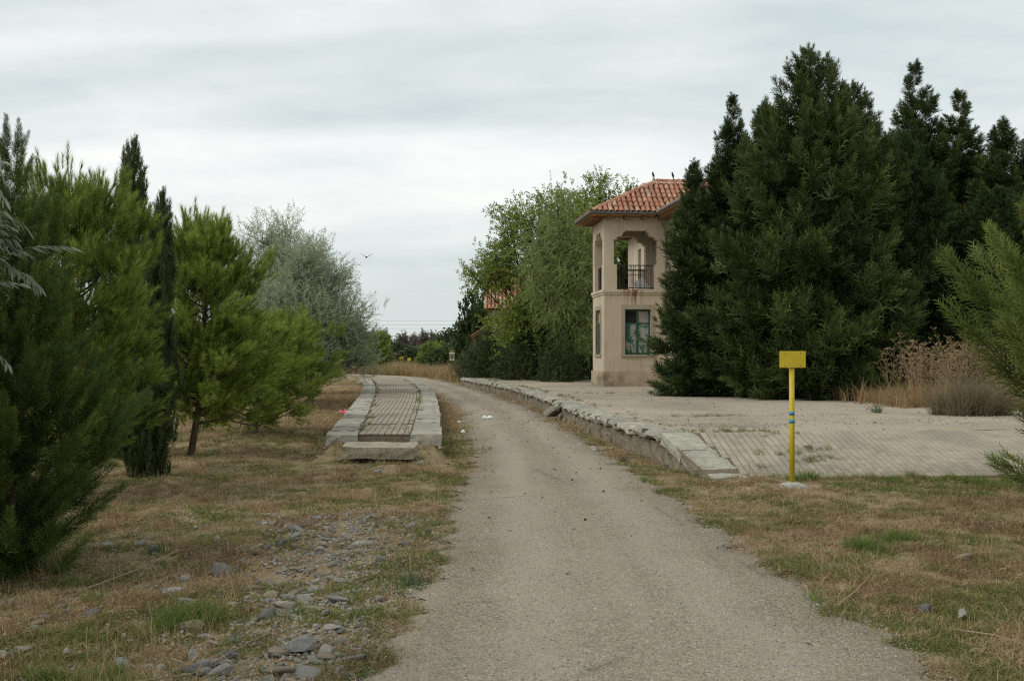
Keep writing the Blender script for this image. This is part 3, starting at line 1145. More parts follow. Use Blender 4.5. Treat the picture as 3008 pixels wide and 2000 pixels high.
# ground floor windows
def window(frame_name, ax):
    mb = MB()
    a0, a1 = (wx0, wx1) if ax == 0 else (0.74, 1.84)
    so_, ou = 0.15, 0.018

    def bx_(m_, p0, p1, t0, t1, z0, z1):
        m_.box(p0, p1, t0, t1, z0, z1) if ax == 0 else m_.box(t0, t1, p0, p1, z0, z1)
    bx_(mb, a0 - so_, a0, -ou, 0.06, wz0 - 0.05, wz1 + 0.17)
    bx_(mb, a1, a1 + so_, -ou, 0.06, wz0 - 0.05, wz1 + 0.17)
    bx_(mb, a0, a1, -ou, 0.06, wz1, wz1 + 0.17)
    sur = mb.build('window_surround', M['trim'], bld)
    mb = MB()
    bx_(mb, a0 - so_ - 0.02, a1 + so_ + 0.02, -0.06, 0.12, wz0 - 0.085, wz0 - 0.003)
    mb.build('window_sill', M['trim'], bld)
    fr = MB()
    d0, d1 = (0.17, 0.23) if ax == 0 else (0.07, 0.13)
    bx_(fr, a0, a0 + 0.06, d0, d1, wz0, wz1)
    bx_(fr, a1 - 0.06, a1, d0, d1, wz0, wz1)
    bx_(fr, a0 + 0.06, a1 - 0.06, d0, d1, wz1 - 0.08, wz1)
    bx_(fr, a0 + 0.06, a1 - 0.06, d0, d1, wz0, wz0 + 0.07)
    mid_ = (a0 + a1) / 2
    bx_(fr, mid_ - 0.045, mid_ + 0.045, d0 - 0.012, d1, wz0 + 0.07, wz1 - 0.08)
    zt = wz1 - 0.55
    bx_(fr, a0 + 0.06, mid_ - 0.045, d0, d1, zt - 0.03, zt + 0.02)
    bx_(fr, mid_ + 0.045, a1 - 0.06, d0, d1, zt - 0.03, zt + 0.02)
    wo_ = fr.build('window', M['green_paint'], bld)
    for i, (p0, p1) in enumerate(((a0 + 0.06, mid_ - 0.045), (mid_ + 0.045, a1 - 0.06))):
        mb = MB()
        bx_(mb, p0, p1, d0 + 0.015, d0 + 0.035, wz0 + 0.07, zt - 0.03)
        mb.build('lower_panel', M['peeling'] if ax == 0 else M['green_paint'], wo_)
        mb = MB()
        bx_(mb, p0, p1, d0 + 0.03, d0 + 0.045, zt + 0.02, wz1 - 0.08)
        mt_ = (M['dark_glass'] if i == 0 else M['curtain']) if ax == 0 else M['ochre_blind']
        mb.build('pane', mt_, wo_)
    return wo_


window('front', 0)
window('side', 1)
# main body of the house
X0, X1, Y0, Y1 = B, 18.5, -5.0, 7.8
body = MB()
body.box(X0, X1, Y0, 0.0, 0, WT).box(X0 + TH, X1, 0.0, B, 0, WT)
# left wall behind the bay with a tall narrow opening upstairs
wall_y = [(B, 5.0), (5.57, Y1)]
for a, b in wall_y:
    body.box(X0, X0 + TH, a, b, 0, WT)
body.box(X0, X0 + TH, 5.0, 5.57, 0, 3.9).box(X0, X0 + TH, 5.0, 5.57, 5.95, WT)
body.box(X0 + TH + 0.25, X1, B, Y1, 0, WT)
body.box(X0, X0 + TH, 0.0, B, 0, WT)
body.build('main_wall', M['stucco_plain'], bld)
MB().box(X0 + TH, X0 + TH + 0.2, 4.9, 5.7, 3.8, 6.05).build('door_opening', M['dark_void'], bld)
MB().box(X0 - 0.06, X1 + 0.06, Y0 - 0.06, -0.0605, -0.08, 0.59).box(X0 - 0.06, X0, B + 0.061, Y1, -0.08, 0.59).build('main_plinth', M['plinth'], bld)
# windows of the hidden front
for i in range(5):
    for z0, z1 in ((1.25, 3.05), (4.4, 6.0)):
        a = X0 + 1.6 + i * 2.9
        wf_ = MB().box(a - 0.1, a + 1.15, Y0 - 0.03, Y0 + 0.02, z0 - 0.08, z1 + 0.12).build('window_surround', M['trim'], bld)
        MB().box(a, a + 1.05, Y0 - 0.045, Y0 - 0.032, z0, z1).build('window', M['dark_glass'], bld)

# roof ---------------------------------------------------------------
SL = (RZ_ - EZ) / (B / 2 + OV)                       # bay slope front/back
AX = 2.42                                             # apex along the front
roof = MB()
fy0, fy1, ym = -OV, B + OV, B / 2
RX = 6.6
pt = [(-OV, fy0, EZ), (RX, fy0, EZ), (RX, ym, RZ_), (AX, ym, RZ_), (-OV, fy1, EZ), (RX, fy1, EZ)]
lo = [(x, y, EZ - 0.05) for x, y, _ in (pt[0], pt[1], pt[5], pt[4])]
roof.quad(pt[0], pt[1], pt[2], pt[3])
roof.quad(pt[3], pt[2], pt[5], pt[4])
roof.quad(pt[0], pt[3], pt[4])
rf = roof.build('roof', M['channel'], bld)
# soffit boards and gutter
so = MB()
so.box(-OV, B - OV, -OV, -0.001, WT + 0.03, EZ - 0.03).box(-OV, -0.001, 0, B + OV, WT + 0.03, EZ - 0.03).box(0, B - OV, B + 0.001, B + OV, WT + 0.03, EZ - 0.03)
so.build('soffit', M['soffit_wood'], rf)
gut = MB()
prof = -OV - 0.05
gut.tube([(-OV - 0.04, B + OV, EZ + 0.0), (-OV - 0.04, -OV - 0.04, EZ + 0.01), (B - OV - 0.0, -OV - 0.04, EZ - 0.01), (B - OV - 0.05, Y0 - OV, EZ)], 0.055, 8)
gut.build('gutter', M['zinc'], rf)
MB().tube([(B - OV + 0.05, -OV, EZ - 0.05), (B - 0.12, -0.10, WT - 0.5), (B - 0.08, -0.07, 3.9), (B - 0.08, -0.07, 0.3)], 0.02, 6).build('downpipe', M['zinc'], rf)
bm_ = MB().box(-0.065, 0.065, -0.42, 0.1, -0.13, 0.0).mesh('rafter_end')
bm_.materials.append(M['beam_wood'])
for i in range(4):
    new_obj('rafter_end', bm_, rf, loc=(0.12 + i * 0.71, -0.01, WT + 0.03))
for i in range(9):
    new_obj('rafter_end', bm_, rf, loc=(-0.01, 0.05 + i * 0.31, WT + 0.03), rot=(0, 0, R(-90)), scale=(0.7, 1.15, 1))


def barrel(name, r0, r1, L, n=6, th=0.014):
    """half-round tile along +Y, butt end (wide) at y = 0"""
    v, f = [], []
    for (y, r) in ((0, r0), (L, r1)):
        for rr in (r, r - th):
            for k_ in range(n + 1):
                a = math.pi * k_ / n
                v.append((rr * math.cos(a), y, rr * 0.85 * math.sin(a)))
    m_ = n + 1
    for k_ in range(n):
        f.append((k_, k_ + 1, 2 * m_ + k_ + 1, 2 * m_ + k_))
        f.append((m_ + k_, 3 * m_ + k_, 3 * m_ + k_ + 1, m_ + k_ + 1))
        f.append((k_, m_ + k_, m_ + k_ + 1, k_ + 1))
    f += [(0, 2 * m_, 3 * m_, m_), (n, m_ + n, 3 * m_ + n, 2 * m_ + n)]
    me = MB()
    me.v, me.f = v, f
    o = me.mesh(name)
    o.materials.append(M['tile'])
    return o


tm = barrel('roof_tile', 0.092, 0.072, 0.44)
hyp = math.hypot(ym + OV, RZ_ - EZ)
pitch = math.atan2(RZ_ - EZ, ym + OV)
n_course = 7
exp_ = 0.352
for c_ in range(24):
    a = -OV + 0.14 + c_ * 0.2135
    # how far up this column runs before the hip line
    lim = hyp * min(1.0, (a + OV) / (AX + OV))
    j = 0
    while j * exp_ < lim - 0.16:
        s_ = j * exp_
        y = -OV - 0.05 + s_ * math.cos(pitch)
        z = EZ + 0.02 + s_ * math.sin(pitch) + 0.018
        new_obj('roof_tile', tm, rf, loc=(a + random.uniform(-.012, .012), y, z + random.uniform(0, .012)),
                rot=(pitch - 0.03 + random.uniform(-.03, .03), random.uniform(-.05, .05), random.uniform(-.06, .06)),
                scale=(random.uniform(.94, 1.06), 1, random.uniform(.95, 1.1)))
        j += 1
hl = math.hypot(AX + OV, RZ_ - EZ)
pl = math.atan2(RZ_ - EZ, AX + OV)
for c_ in range(17):
    y = fy0 + 0.14 + c_ * 0.2135
    lim = hl * (1 - abs(y - ym) / (ym + OV))
    for j in range(0, int(max(0, (lim - 0.1)) / 0.36) + 1):
        if lim - j * 0.36 < 0.1:
            break
        s_ = j * 0.36
        if j > 2:
            continue
        new_obj('roof_tile', tm, rf, loc=(-OV - 0.05 + s_ * math.cos(pl), y, EZ + 0.035 + s_ * math.sin(pl)),
                rot=(pl, 0, R(-90) + random.uniform(-.05, .05)))
tr = barrel('ridge_tile', 0.12, 0.105, 0.47)
p0, p1 = Vector((-OV, fy0, EZ + 0.06)), Vector((AX, ym, RZ_ + 0.06))
dv = p1 - p0
for j in range(int(dv.length / 0.42)):
    q = p0 + dv * (j * 0.42 / dv.length)
    new_obj('ridge_tile', tr, rf, loc=q, rot=(math.asin(dv.z / dv.length), 0, math.atan2(-dv.x, dv.y)))
p0b = Vector((-OV, fy1, EZ + 0.06))
dv = p1 - p0b
for j in range(int(dv.length / 0.42)):
    q = p0b + dv * (j * 0.42 / dv.length)
    new_obj('ridge_tile', tr, rf, loc=q, rot=(math.asin(dv.z / dv.length), 0, math.atan2(-dv.x, dv.y)))
for j in range(9):
    new_obj('ridge_tile', tr, rf, loc=(AX + j * 0.42, ym, RZ_ + 0.06 + random.uniform(-.008, .008)), rot=(random.uniform(-.02, .02), 0, R(-90)))
# main hipped roof in ridges of barrel tiles (hidden behind the conifers for the most part)
mrise = 2.2
mx0, mx1, my0, my1 = X0 - OV, X1 + OV, Y0 - OV, Y1 + OV
mym = (my0 + my1) / 2
mh = (my1 - my0) / 2
mr = MB()
A_, B_, C_, D_ = (mx0, my0, EZ), (mx1, my0, EZ), (mx1, my1, EZ), (mx0, my1, EZ)
E_, F_ = (mx0 + mh, mym, EZ + mrise), (mx1 - mh, mym, EZ + mrise)
mr.quad(A_, B_, F_, E_).quad(B_, C_, F_).quad(C_, D_, E_, F_).quad(D_, A_, E_)
mro = mr.build('main_roof', M['channel'], bld)
MB().box(mx0, X0 - 0.001, my0, -OV - 0.01, WT + 0.03, EZ - 0.03).box(X0, mx1, my0, Y0 - 0.001, WT + 0.03, EZ - 0.03).box(mx0, X0 - 0.001, B + OV + 0.01, my1, WT + 0.03, EZ - 0.03).build('soffit', M['soffit_wood'], mro)
for i in range(14):
    new_obj('rafter_end', bm_, mro, loc=(X0 - 0.01, Y0 + 0.1 + i * 0.34, WT + 0.03), rot=(0, 0, R(-90)), scale=(0.7, 1.15, 1))
for i in range(14):
    new_obj('rafter_end', bm_, mro, loc=(X0 - 0.01, B + OV + 0.15 + i * 0.34, WT + 0.03), rot=(0, 0, R(-90)), scale=(0.7, 1.15, 1))
tl = MB()
nb = 4
for c_ in range(int((mx1 - mx0) / 0.22)):
    a = mx0 + 0.1 + c_ * 0.22
    run = min(mh, a - mx0, mx1 - a)
    if run < 0.2:
        continue
    b = len(tl.v)
    for t in (0, 1):
        for k_ in range(nb + 1):
            an = math.pi * k_ / nb
            tl.v.append((a + 0.09 * math.cos(an), my0 - 0.04 + t * run, EZ + 0.02 + t * run / mh * mrise + 0.085 * math.sin(an)))
    for k_ in range(nb):
        tl.f.append((b + k_, b + k_ + 1, b + nb + 2 + k_, b + nb + 1 + k_))
    tl.f.append(tuple(b + k_ for k_ in range(nb + 1)))
for c_ in range(int((my1 - my0) / 0.22)):
    y = my0 + 0.1 + c_ * 0.22
    run = min(mh, y - my0, my1 - y)
    if run < 0.2:
        continue
    b = len(tl.v)
    for t in (0, 1):
        for k_ in range(nb + 1):
            an = math.pi * k_ / nb
            tl.v.append((mx0 - 0.04 + t * run, y + 0.09 * math.cos(an), EZ + 0.02 + t * run / mh * mrise + 0.085 * math.sin(an)))
    for k_ in range(nb):
        tl.f.append((b + k_, b + k_ + 1, b + nb + 2 + k_, b + nb + 1 + k_))
    tl.f.append(tuple(b + k_ for k_ in range(nb + 1)))
tlo = tl.build('tile_rows', M['tile'], mro)
tlo['kind'] = 'stuff'
for pa, pb in ((A_, E_), (D_, E_), (E_, F_), (B_, F_)):
    pa, pb = Vector(pa) + Vector((0, 0, .07)), Vector(pb) + Vector((0, 0, .07))
    dv = pb - pa
    for j in range(int(dv.length / 0.42)):
        new_obj('ridge_tile', tr, mro, loc=pa + dv * (j * 0.42 / dv.length), rot=(math.asin(dv.z / dv.length), 0, math.atan2(-dv.x, dv.y)))
# white board left standing inside the loggia
tag(MB().box(-0.24, 0.24, -0.012, 0.012, 0, 0.55).build('white_board', M['sign_white'], None, loc=(3.65 + 1.75, 44.5 + 0.85, PH + 3.82), rot=(R(-12), R(-35), BRZ)),
    'small white board tipped over inside the station loggia', 'board')

# ------------------------------------------------------------------ foliage kit
def frames(dirs, r, roll=None):
    """(N,3,3) matrices whose columns are x, y, z with z along dirs and a random roll"""
    d = dirs / np.linalg.norm(dirs, axis=1, keepdims=True)
    h = np.where(np.abs(d[:, 2:3]) < 0.95, np.array([[0, 0, 1.0]]), np.array([[1.0, 0, 0]]))
    x = np.cross(h, d)
    x /= np.linalg.norm(x, axis=1, keepdims=True)
    y = np.cross(d, x)
    a = r.uniform(0, 2 * np.pi, len(d)) if roll is None else np.asarray(roll)
    ca, sa = np.cos(a)[:, None], np.sin(a)[:, None]
    return np.stack([x * ca + y * sa, -x * sa + y * ca, d], -1)


def combine(tv, tf, tt, mats, locs, toff):
    N, n = len(locs), len(tv)
    v = np.einsum('nij,kj->nki', mats, tv) + locs[:, None, :]
    f = (tf[None] + (np.arange(N) * n)[:, None, None]).reshape(-1, tf.shape[1])
    t = (tt[None, :] + toff[:, None]).ravel()
    return v.reshape(-1, 3), f, np.clip(t, 0, 1)


def join(parts):
    vs, fs, ts, b = [], [], [], 0
    for v, f, t in parts:
        vs.append(v)
        fs.append(f + b)
        ts.append(t)
        b += len(v)
    return np.concatenate(vs), np.concatenate(fs), np.concatenate(ts)


def t_sprig(nl, L, w_, ang, wl):
    """flat feathery sprig along +Z: a midrib and side leaflets, all single triangles"""
    v, f = [], []

    def tri(a, b, c_):
        i = len(v)
        v.extend((a, b, c_))
        f.append((i, i + 1, i + 2))
    tri((-w_ / 2, 0, 0), (w_ / 2, 0, 0), (0, 0, L))
    for i in range(nl):
        t = 0.12 + 0.72 * i / max(1, nl - 1)
        sgn = 1 if i % 2 else -1
        ll = L * wl * (1 - 0.65 * t)
        z0 = t * L
        tip = (sgn * ll * math.sin(ang), 0.15 * ll * (1 if i % 3 else -1), z0 + ll * math.cos(ang))
        tri((0, 0, z0 - w_ * 0.6), (0, 0, z0 + w_ * 0.6), tip)
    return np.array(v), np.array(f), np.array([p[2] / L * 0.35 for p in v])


def plume(r, L, n, sl, sw, nl=5, spread=(0.95, 0.35), wl=0.55, fat=1.0):
    """a conifer branch end along +Z made of sprigs"""
    tv, tf, tt = t_sprig(nl, 1.0, sw / sl, 0.65, wl)
    t = np.sort(r.uniform(0.0, 1.0, n)) ** 0.9
    az = np.arange(n) * 2.39996 + r.uniform(-.4, .4, n)
    an = spread[0] + (spread[1] - spread[0]) * t + r.normal(0, 0.13, n)
    dirs = np.stack([np.sin(an) * np.cos(az), np.sin(an) * np.sin(az), np.cos(an)], 1)
    locs = np.stack([0.02 * L * np.cos(az), 0.02 * L * np.sin(az), t * L * 0.86], 1)
    mats = frames(dirs, r)
    ln = sl * fat * (1.05 - 0.55 * t) * r.uniform(0.75, 1.25, n)
    mats = mats * ln[:, None, None]
    return combine(tv, tf, tt, mats, locs, r.uniform(0.0, 0.45, n) + 0.15 * t)


def conifer(seed, H, Rr, prof, n_pl, templates, tilt=(1.25, 0.2), plen=(0.55, 0.35), z0=0.0, filler=0.35, lump=0.25, droop=0.0, floor=0.13, ncl=0, clr=.6):
    """crown mesh data; prof(h) -> relative radius; templates are plumes of unit length"""
    r = np.random.default_rng(seed)
    hs = np.linspace(0.0, 0.985, 400)
    wts = np.array([prof(h) for h in hs]) + floor
    h = r.choice(hs, n_pl, p=wts / wts.sum()) + r.uniform(-.004, .004, n_pl)
    az = r.uniform(0, 2 * np.pi, n_pl)
    dome = np.ones(n_pl)
    if ncl:
        ch = np.sort(r.choice(hs, ncl, p=wts / wts.sum()))
        ca = np.arange(ncl) * 2.39996 + r.uniform(-.5, .5, ncl)
        cf = r.uniform(.84, 1.16, ncl)
        which_c = r.integers(0, ncl, n_pl)
        cr_ = np.array([prof(x) for x in ch[which_c]]) * Rr
        dl = r.normal(0, .55, (n_pl, 2))
        size = clr * (.35 + .65 * np.clip(cr_ / (.6 * Rr), 0, 1))
        free = (h > .66) | (r.uniform(0, 1, n_pl) < .12)
        h = np.where(free, h, np.clip(ch[which_c] + dl[:, 0] * size / H, 0.0, .985))
        az = np.where(free, az, ca[which_c] + dl[:, 1] * size / np.maximum(cr_, .25))
        dome = np.where(free, np.where(h > .66, 1.0, .85), cf[which_c] * (1.10 - .34 * np.clip(dl[:, 0] ** 2 + dl[:, 1] ** 2, 0, 1.6)))
    lumps = 1 + lump * (np.sin(az * 3 + h * 9 + seed) * 0.4 + np.sin(az * 5 - h * 17 + 2 * seed) * 0.35 + np.sin(az * 9 + h * 41 + seed) * 0.35 - .1)
    rad = np.array([prof(x) for x in h]) * Rr * lumps * dome
    L = (plen[0] + plen[1] * rad) * r.uniform(0.7, 1.3, n_pl) * (0.42 + 0.58 * np.clip(rad / (0.5 * Rr), 0, 1))
    fill = r.uniform(0, 1, n_pl) < filler
    tl_ = tilt[0] + (tilt[1] - tilt[0]) * h ** 0.8 + r.normal(0, 0.18, n_pl)
    tip_r = rad * np.where(fill, r.uniform(0.35, 0.8, n_pl), r.uniform(0.88, 1.12, n_pl))
    base_r = np.maximum(0.0, tip_r - L * np.sin(tl_))
    base_z = z0 + h * (H - z0) - L * np.cos(tl_) * 0.75
    top = h > 0.93
    base_z = np.minimum(base_z, H - L * np.cos(tl_))
    dirs = np.stack([np.sin(tl_) * np.cos(az), np.sin(tl_) * np.sin(az), np.cos(tl_) - droop], 1)
    az2 = r.normal(0, 0.12, n_pl)
    locs = np.stack([base_r * np.cos(az + az2), base_r * np.sin(az + az2), base_z], 1)
    mats = frames(dirs, r) * L[:, None, None]
    parts = []
    which = r.integers(0, len(templates), n_pl)
    for k_ in range(len(templates)):
        q = which == k_
        tv, tf, tt = templates[k_]
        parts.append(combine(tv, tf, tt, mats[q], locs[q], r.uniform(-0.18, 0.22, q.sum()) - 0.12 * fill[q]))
    # leader
    tv, tf, tt = templates[0]
    for k_ in range(1):
        d = np.array([[r.normal(0, .06), r.normal(0, .06), 1.0]])
        Lk = (plen[0] + 0.1) * (0.7 - 0.1 * k_)
        parts.append(combine(tv, tf, tt, frames(d, r) * Lk, np.array([[r.normal(0, .02), r.normal(0, .02), H - Lk * (0.95 + 0.35 * k_)]]), np.array([0.1])))
    v, f, t = join(parts)
    v[:, 2] = np.maximum(v[:, 2], 0.02)
    return v, f, t


def tree_obj(name, label, loc, crown_me, leaf, trunk_me, bark_, rz=0.0, scale=(1, 1, 1), group=None, cat='tree', lean=(0, 0)):
    t = thing(name, label, cat, loc, rz, group)
    t.scale = scale
    t.rotation_euler = (lean[0], lean[1], rz)
    c_ = new_obj('crown', crown_me, t, M[leaf])
    if trunk_me is not None:
        new_obj('trunk', trunk_me, t, M[bark_])
    return t


def leafy(name, data, leaf):
    me = tri_mesh(name, *data)
    me.materials.append(M[leaf])
    return me


def wood(name, mb, bark_):
    me = mb.mesh(name, True)
    me.materials.append(M[bark_])
    return me


r0 = np.random.default_rng(5)
PL = [plume(r0, 1.0, 36, 0.42, 0.055, 5, (1.05, 0.3)) for _ in range(4)]
PLF = [plume(r0, 1.0, 95, 0.30, 0.022, 6, (0.95, 0.3), 0.6) for _ in range(3)]


PLG = [plume(r0, 1.0, 150, 0.20, 0.014, 6, (0.9, 0.3), 0.6) for _ in range(3)]


def prof_broad(h):
    return float(np.interp(h, [0, .06, .2, .45, .65, .8, .92, 1], [.78, .95, 1.0, .90, .70, .50, .30, .10]))


def prof_spire(h):
    return float(np.interp(h, [0, .08, .3, .55, .75, .9, 1], [.85, 1.0, .92, .68, .42, .22, .07]))


def trunk_simple(H, r_):
    return MB().tube([(0, 0, -0.1), (0.02, 0.01, H * 0.3), (-0.02, 0.03, H * 0.65), (0, 0, H * 0.93)], [r_, r_ * 0.75, r_ * 0.42, 0.02], 7)


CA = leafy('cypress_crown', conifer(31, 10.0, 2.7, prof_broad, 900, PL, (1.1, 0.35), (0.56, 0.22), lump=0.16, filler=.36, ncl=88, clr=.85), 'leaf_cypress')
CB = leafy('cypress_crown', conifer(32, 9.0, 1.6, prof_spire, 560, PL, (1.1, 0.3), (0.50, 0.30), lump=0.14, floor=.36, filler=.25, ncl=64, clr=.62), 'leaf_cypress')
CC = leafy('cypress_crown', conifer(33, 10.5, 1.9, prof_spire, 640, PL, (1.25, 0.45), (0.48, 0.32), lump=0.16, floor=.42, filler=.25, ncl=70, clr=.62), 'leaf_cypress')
TA, TB = wood('trunk', trunk_simple(9.5, 0.22), 'bark_brown'), wood('trunk', trunk_simple(8.6, 0.15), 'bark_brown')
GC = 'dark cypresses crowded before the station house'
for lab, me_, tk, x, y, H, h0, wd, rz in (
        ('tallest and broadest dark cypress of the clump beside the station house', CA, TA, 8.5, 32.0, 10.15, 10.0, 1.05, 0.4),
        ('dark cypress with a slim pointed top growing against the broadest cypress, loggia side', CB, TB, 7.55, 33.6, 8.9, 9.0, 1.2, 1.9),
        ('low dark cypress hiding the corner of the loggia wall', CB, TB, 5.62, 34.4, 7.3, 9.0, 0.98, 3.3),
        ('dark spire-topped cypress between the low one and the broadest', CC, TB, 6.9, 35.2, 9.5, 10.5, 0.95, 5.2),
        ('dark cypress with ragged top merged behind the broadest cypress', CA, TA, 10.2, 33.6, 9.5, 10.0, 0.88, 2.6),
        ('dark cypress with a tall slender spire over the tile roof', CC, TB, 13.7, 38.0, 11.3, 10.5, 1.3, 0.9),
        ('dark cypress with a short spire next to the slender one', CC, TB, 15.0, 37.6, 10.2, 10.5, 1.3, 4.0),
        ('dark open-topped cypress over the dry weeds', CB, TB, 15.9, 36.3, 9.0, 9.0, 1.5, 2.2),
        ('dark cypress standing farthest from the loggia', CC, TB, 17.0, 36.5, 8.7, 10.5, 1.35, 1.2),
        ('squat dark cypress filling the gap below the slender spire', CA, TA, 12.0, 34.8, 8.3, 10.0, 0.88, 5.0),
        ('low dark cypress behind the dry weed stalks', CA, TA, 14.6, 33.8, 6.4, 10.0, 0.9, 3.7)):
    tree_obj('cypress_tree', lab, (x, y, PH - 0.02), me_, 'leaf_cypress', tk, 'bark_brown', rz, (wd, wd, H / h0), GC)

# near junipers: fine plumes
JA = leafy('juniper_crown', conifer(41, 3.7, 1.02, lambda h: float(np.interp(h, [0, .05, .22, .36, .5, .7, .88, 1], [.42, .58, .95, 1.0, .72, .42, .24, .10])), 300, PLG, (0.95, 0.2), (0.36, 0.28), lump=0.26, filler=0.35, floor=.42), 'leaf_juniper')
TJ = wood('trunk', trunk_simple(2.3, 0.05), 'bark_brown')
tree_obj('juniper_tree', 'dark green juniper on the stony verge, with a feathery tip', (-4.02, 9.0, -0.1), JA, 'leaf_juniper', TJ, 'bark_brown', 0.7, (1, 1, 1.0))
tree_obj('juniper_tree', 'taller juniper whose side sprays reach out behind the silvery branches', (-4.95, 8.7, -0.1), JA, 'leaf_juniper', TJ, 'bark_brown', 2.9, (1.15, 1.15, 1.3))
JL = leafy('juniper_crown', conifer(43, 4.6, 2.35, lambda h: float(np.interp(h, [0, .08, .15, .3, .5, .65, .85, 1], [.45, .8, .95, .82, .95, 1.0, .6, .08])), 230, PLG, (0.95, 0.5), (0.65, 0.38), lump=0.22, filler=0.45), 'leaf_juniper_light')
tree_obj('juniper_tree', 'yellow-green juniper with long spreading sprays beside the paved ramp', (7.2, 11.6, 0.0), JL, 'leaf_juniper_light', TJ, 'bark_brown', 4.1, (1, 1, .9))

# narrow column cypresses
PC = [plume(r0, 1.0, 70, 0.26, 0.030, 4, (0.5, 0.25), 0.5) for _ in range(3)]
CN = leafy('column_crown', conifer(51, 4.1, 0.40, lambda h: float(np.interp(h, [0, .05, .22, .4, .6, .8, .93, 1], [.45, .75, 1.0, .9, .7, .52, .32, .10])), 430, PC, (0.28, 0.10), (0.42, 0.25), lump=0.12, filler=0.35, floor=.35), 'leaf_column')
TN = wood('trunk', trunk_simple(3.9, 0.05), 'bark_brown')
tree_obj('column_cypress', 'narrow column cypress with full foot between the two pines', (-5.08, 15.6, -0.05), CN, 'leaf_column', TN, 'bark_brown', 0.5, (.88, .88, 1.0), lean=(0, 0.055))
tree_obj('column_cypress', 'tallest narrow cypress rising behind the first pine', (-6.15, 18.2, -0.05), CN, 'leaf_column', TN, 'bark_brown', 2.5, (1.2, 1.2, 1.3))
tree_obj('column_cypress', 'distant column cypress top showing over the loggia roof', (6.5, 62, 0), CN, 'leaf_cypress', TN, 'bark_brown', 1.5, (2.0, 2.0, 2.75))


# pines ---------------------------------------------------------------
def t_shoot(r, n, L, nl, w_):
    """pine shoot along +Z: needles as thin triangles"""
    v, f, t_ = [], [], []
    for i in range(n):
        t = r.uniform(0, 1)
        az = i * 2.39996
        an = 0.85 - 0.5 * t + r.normal(0, .12)
        d = np.array([math.sin(an) * math.cos(az), math.sin(an) * math.sin(az), math.cos(an)])
        p = np.array([0, 0, t * L])
        s = np.cross(d, [0, 0, 1])
        s /= np.linalg.norm(s) + 1e-9
        ll = nl * r.uniform(.75, 1.15)
        b = len(v)
        v += [p - s * w_ / 2, p + s * w_ / 2, p + d * ll + np.array([0, 0, -0.02 * ll])]
        f.append((b, b + 1, b + 2))
        t_ += [0.15 + 0.3 * t] * 2 + [0.45 + 0.3 * t]
    # the twig itself
    b = len(v)
    for k_ in range(2):
        a = k_ * math.pi / 2
        q = np.array([math.cos(a), math.sin(a), 0]) * 0.004
        v += [-q, q, np.array([0, 0, L])]
        f.append((b + 3 * k_, b + 3 * k_ + 1, b + 3 * k_ + 2))
        t_ += [0.0, 0.0, 0.0]
    return np.array(v), np.array(f), np.array(t_)


def bez(p0, p1, p2, n):
    t = np.linspace(0, 1, n)[:, None]
    return (1 - t) ** 2 * p0 + 2 * t * (1 - t) * p1 + t * t * p2


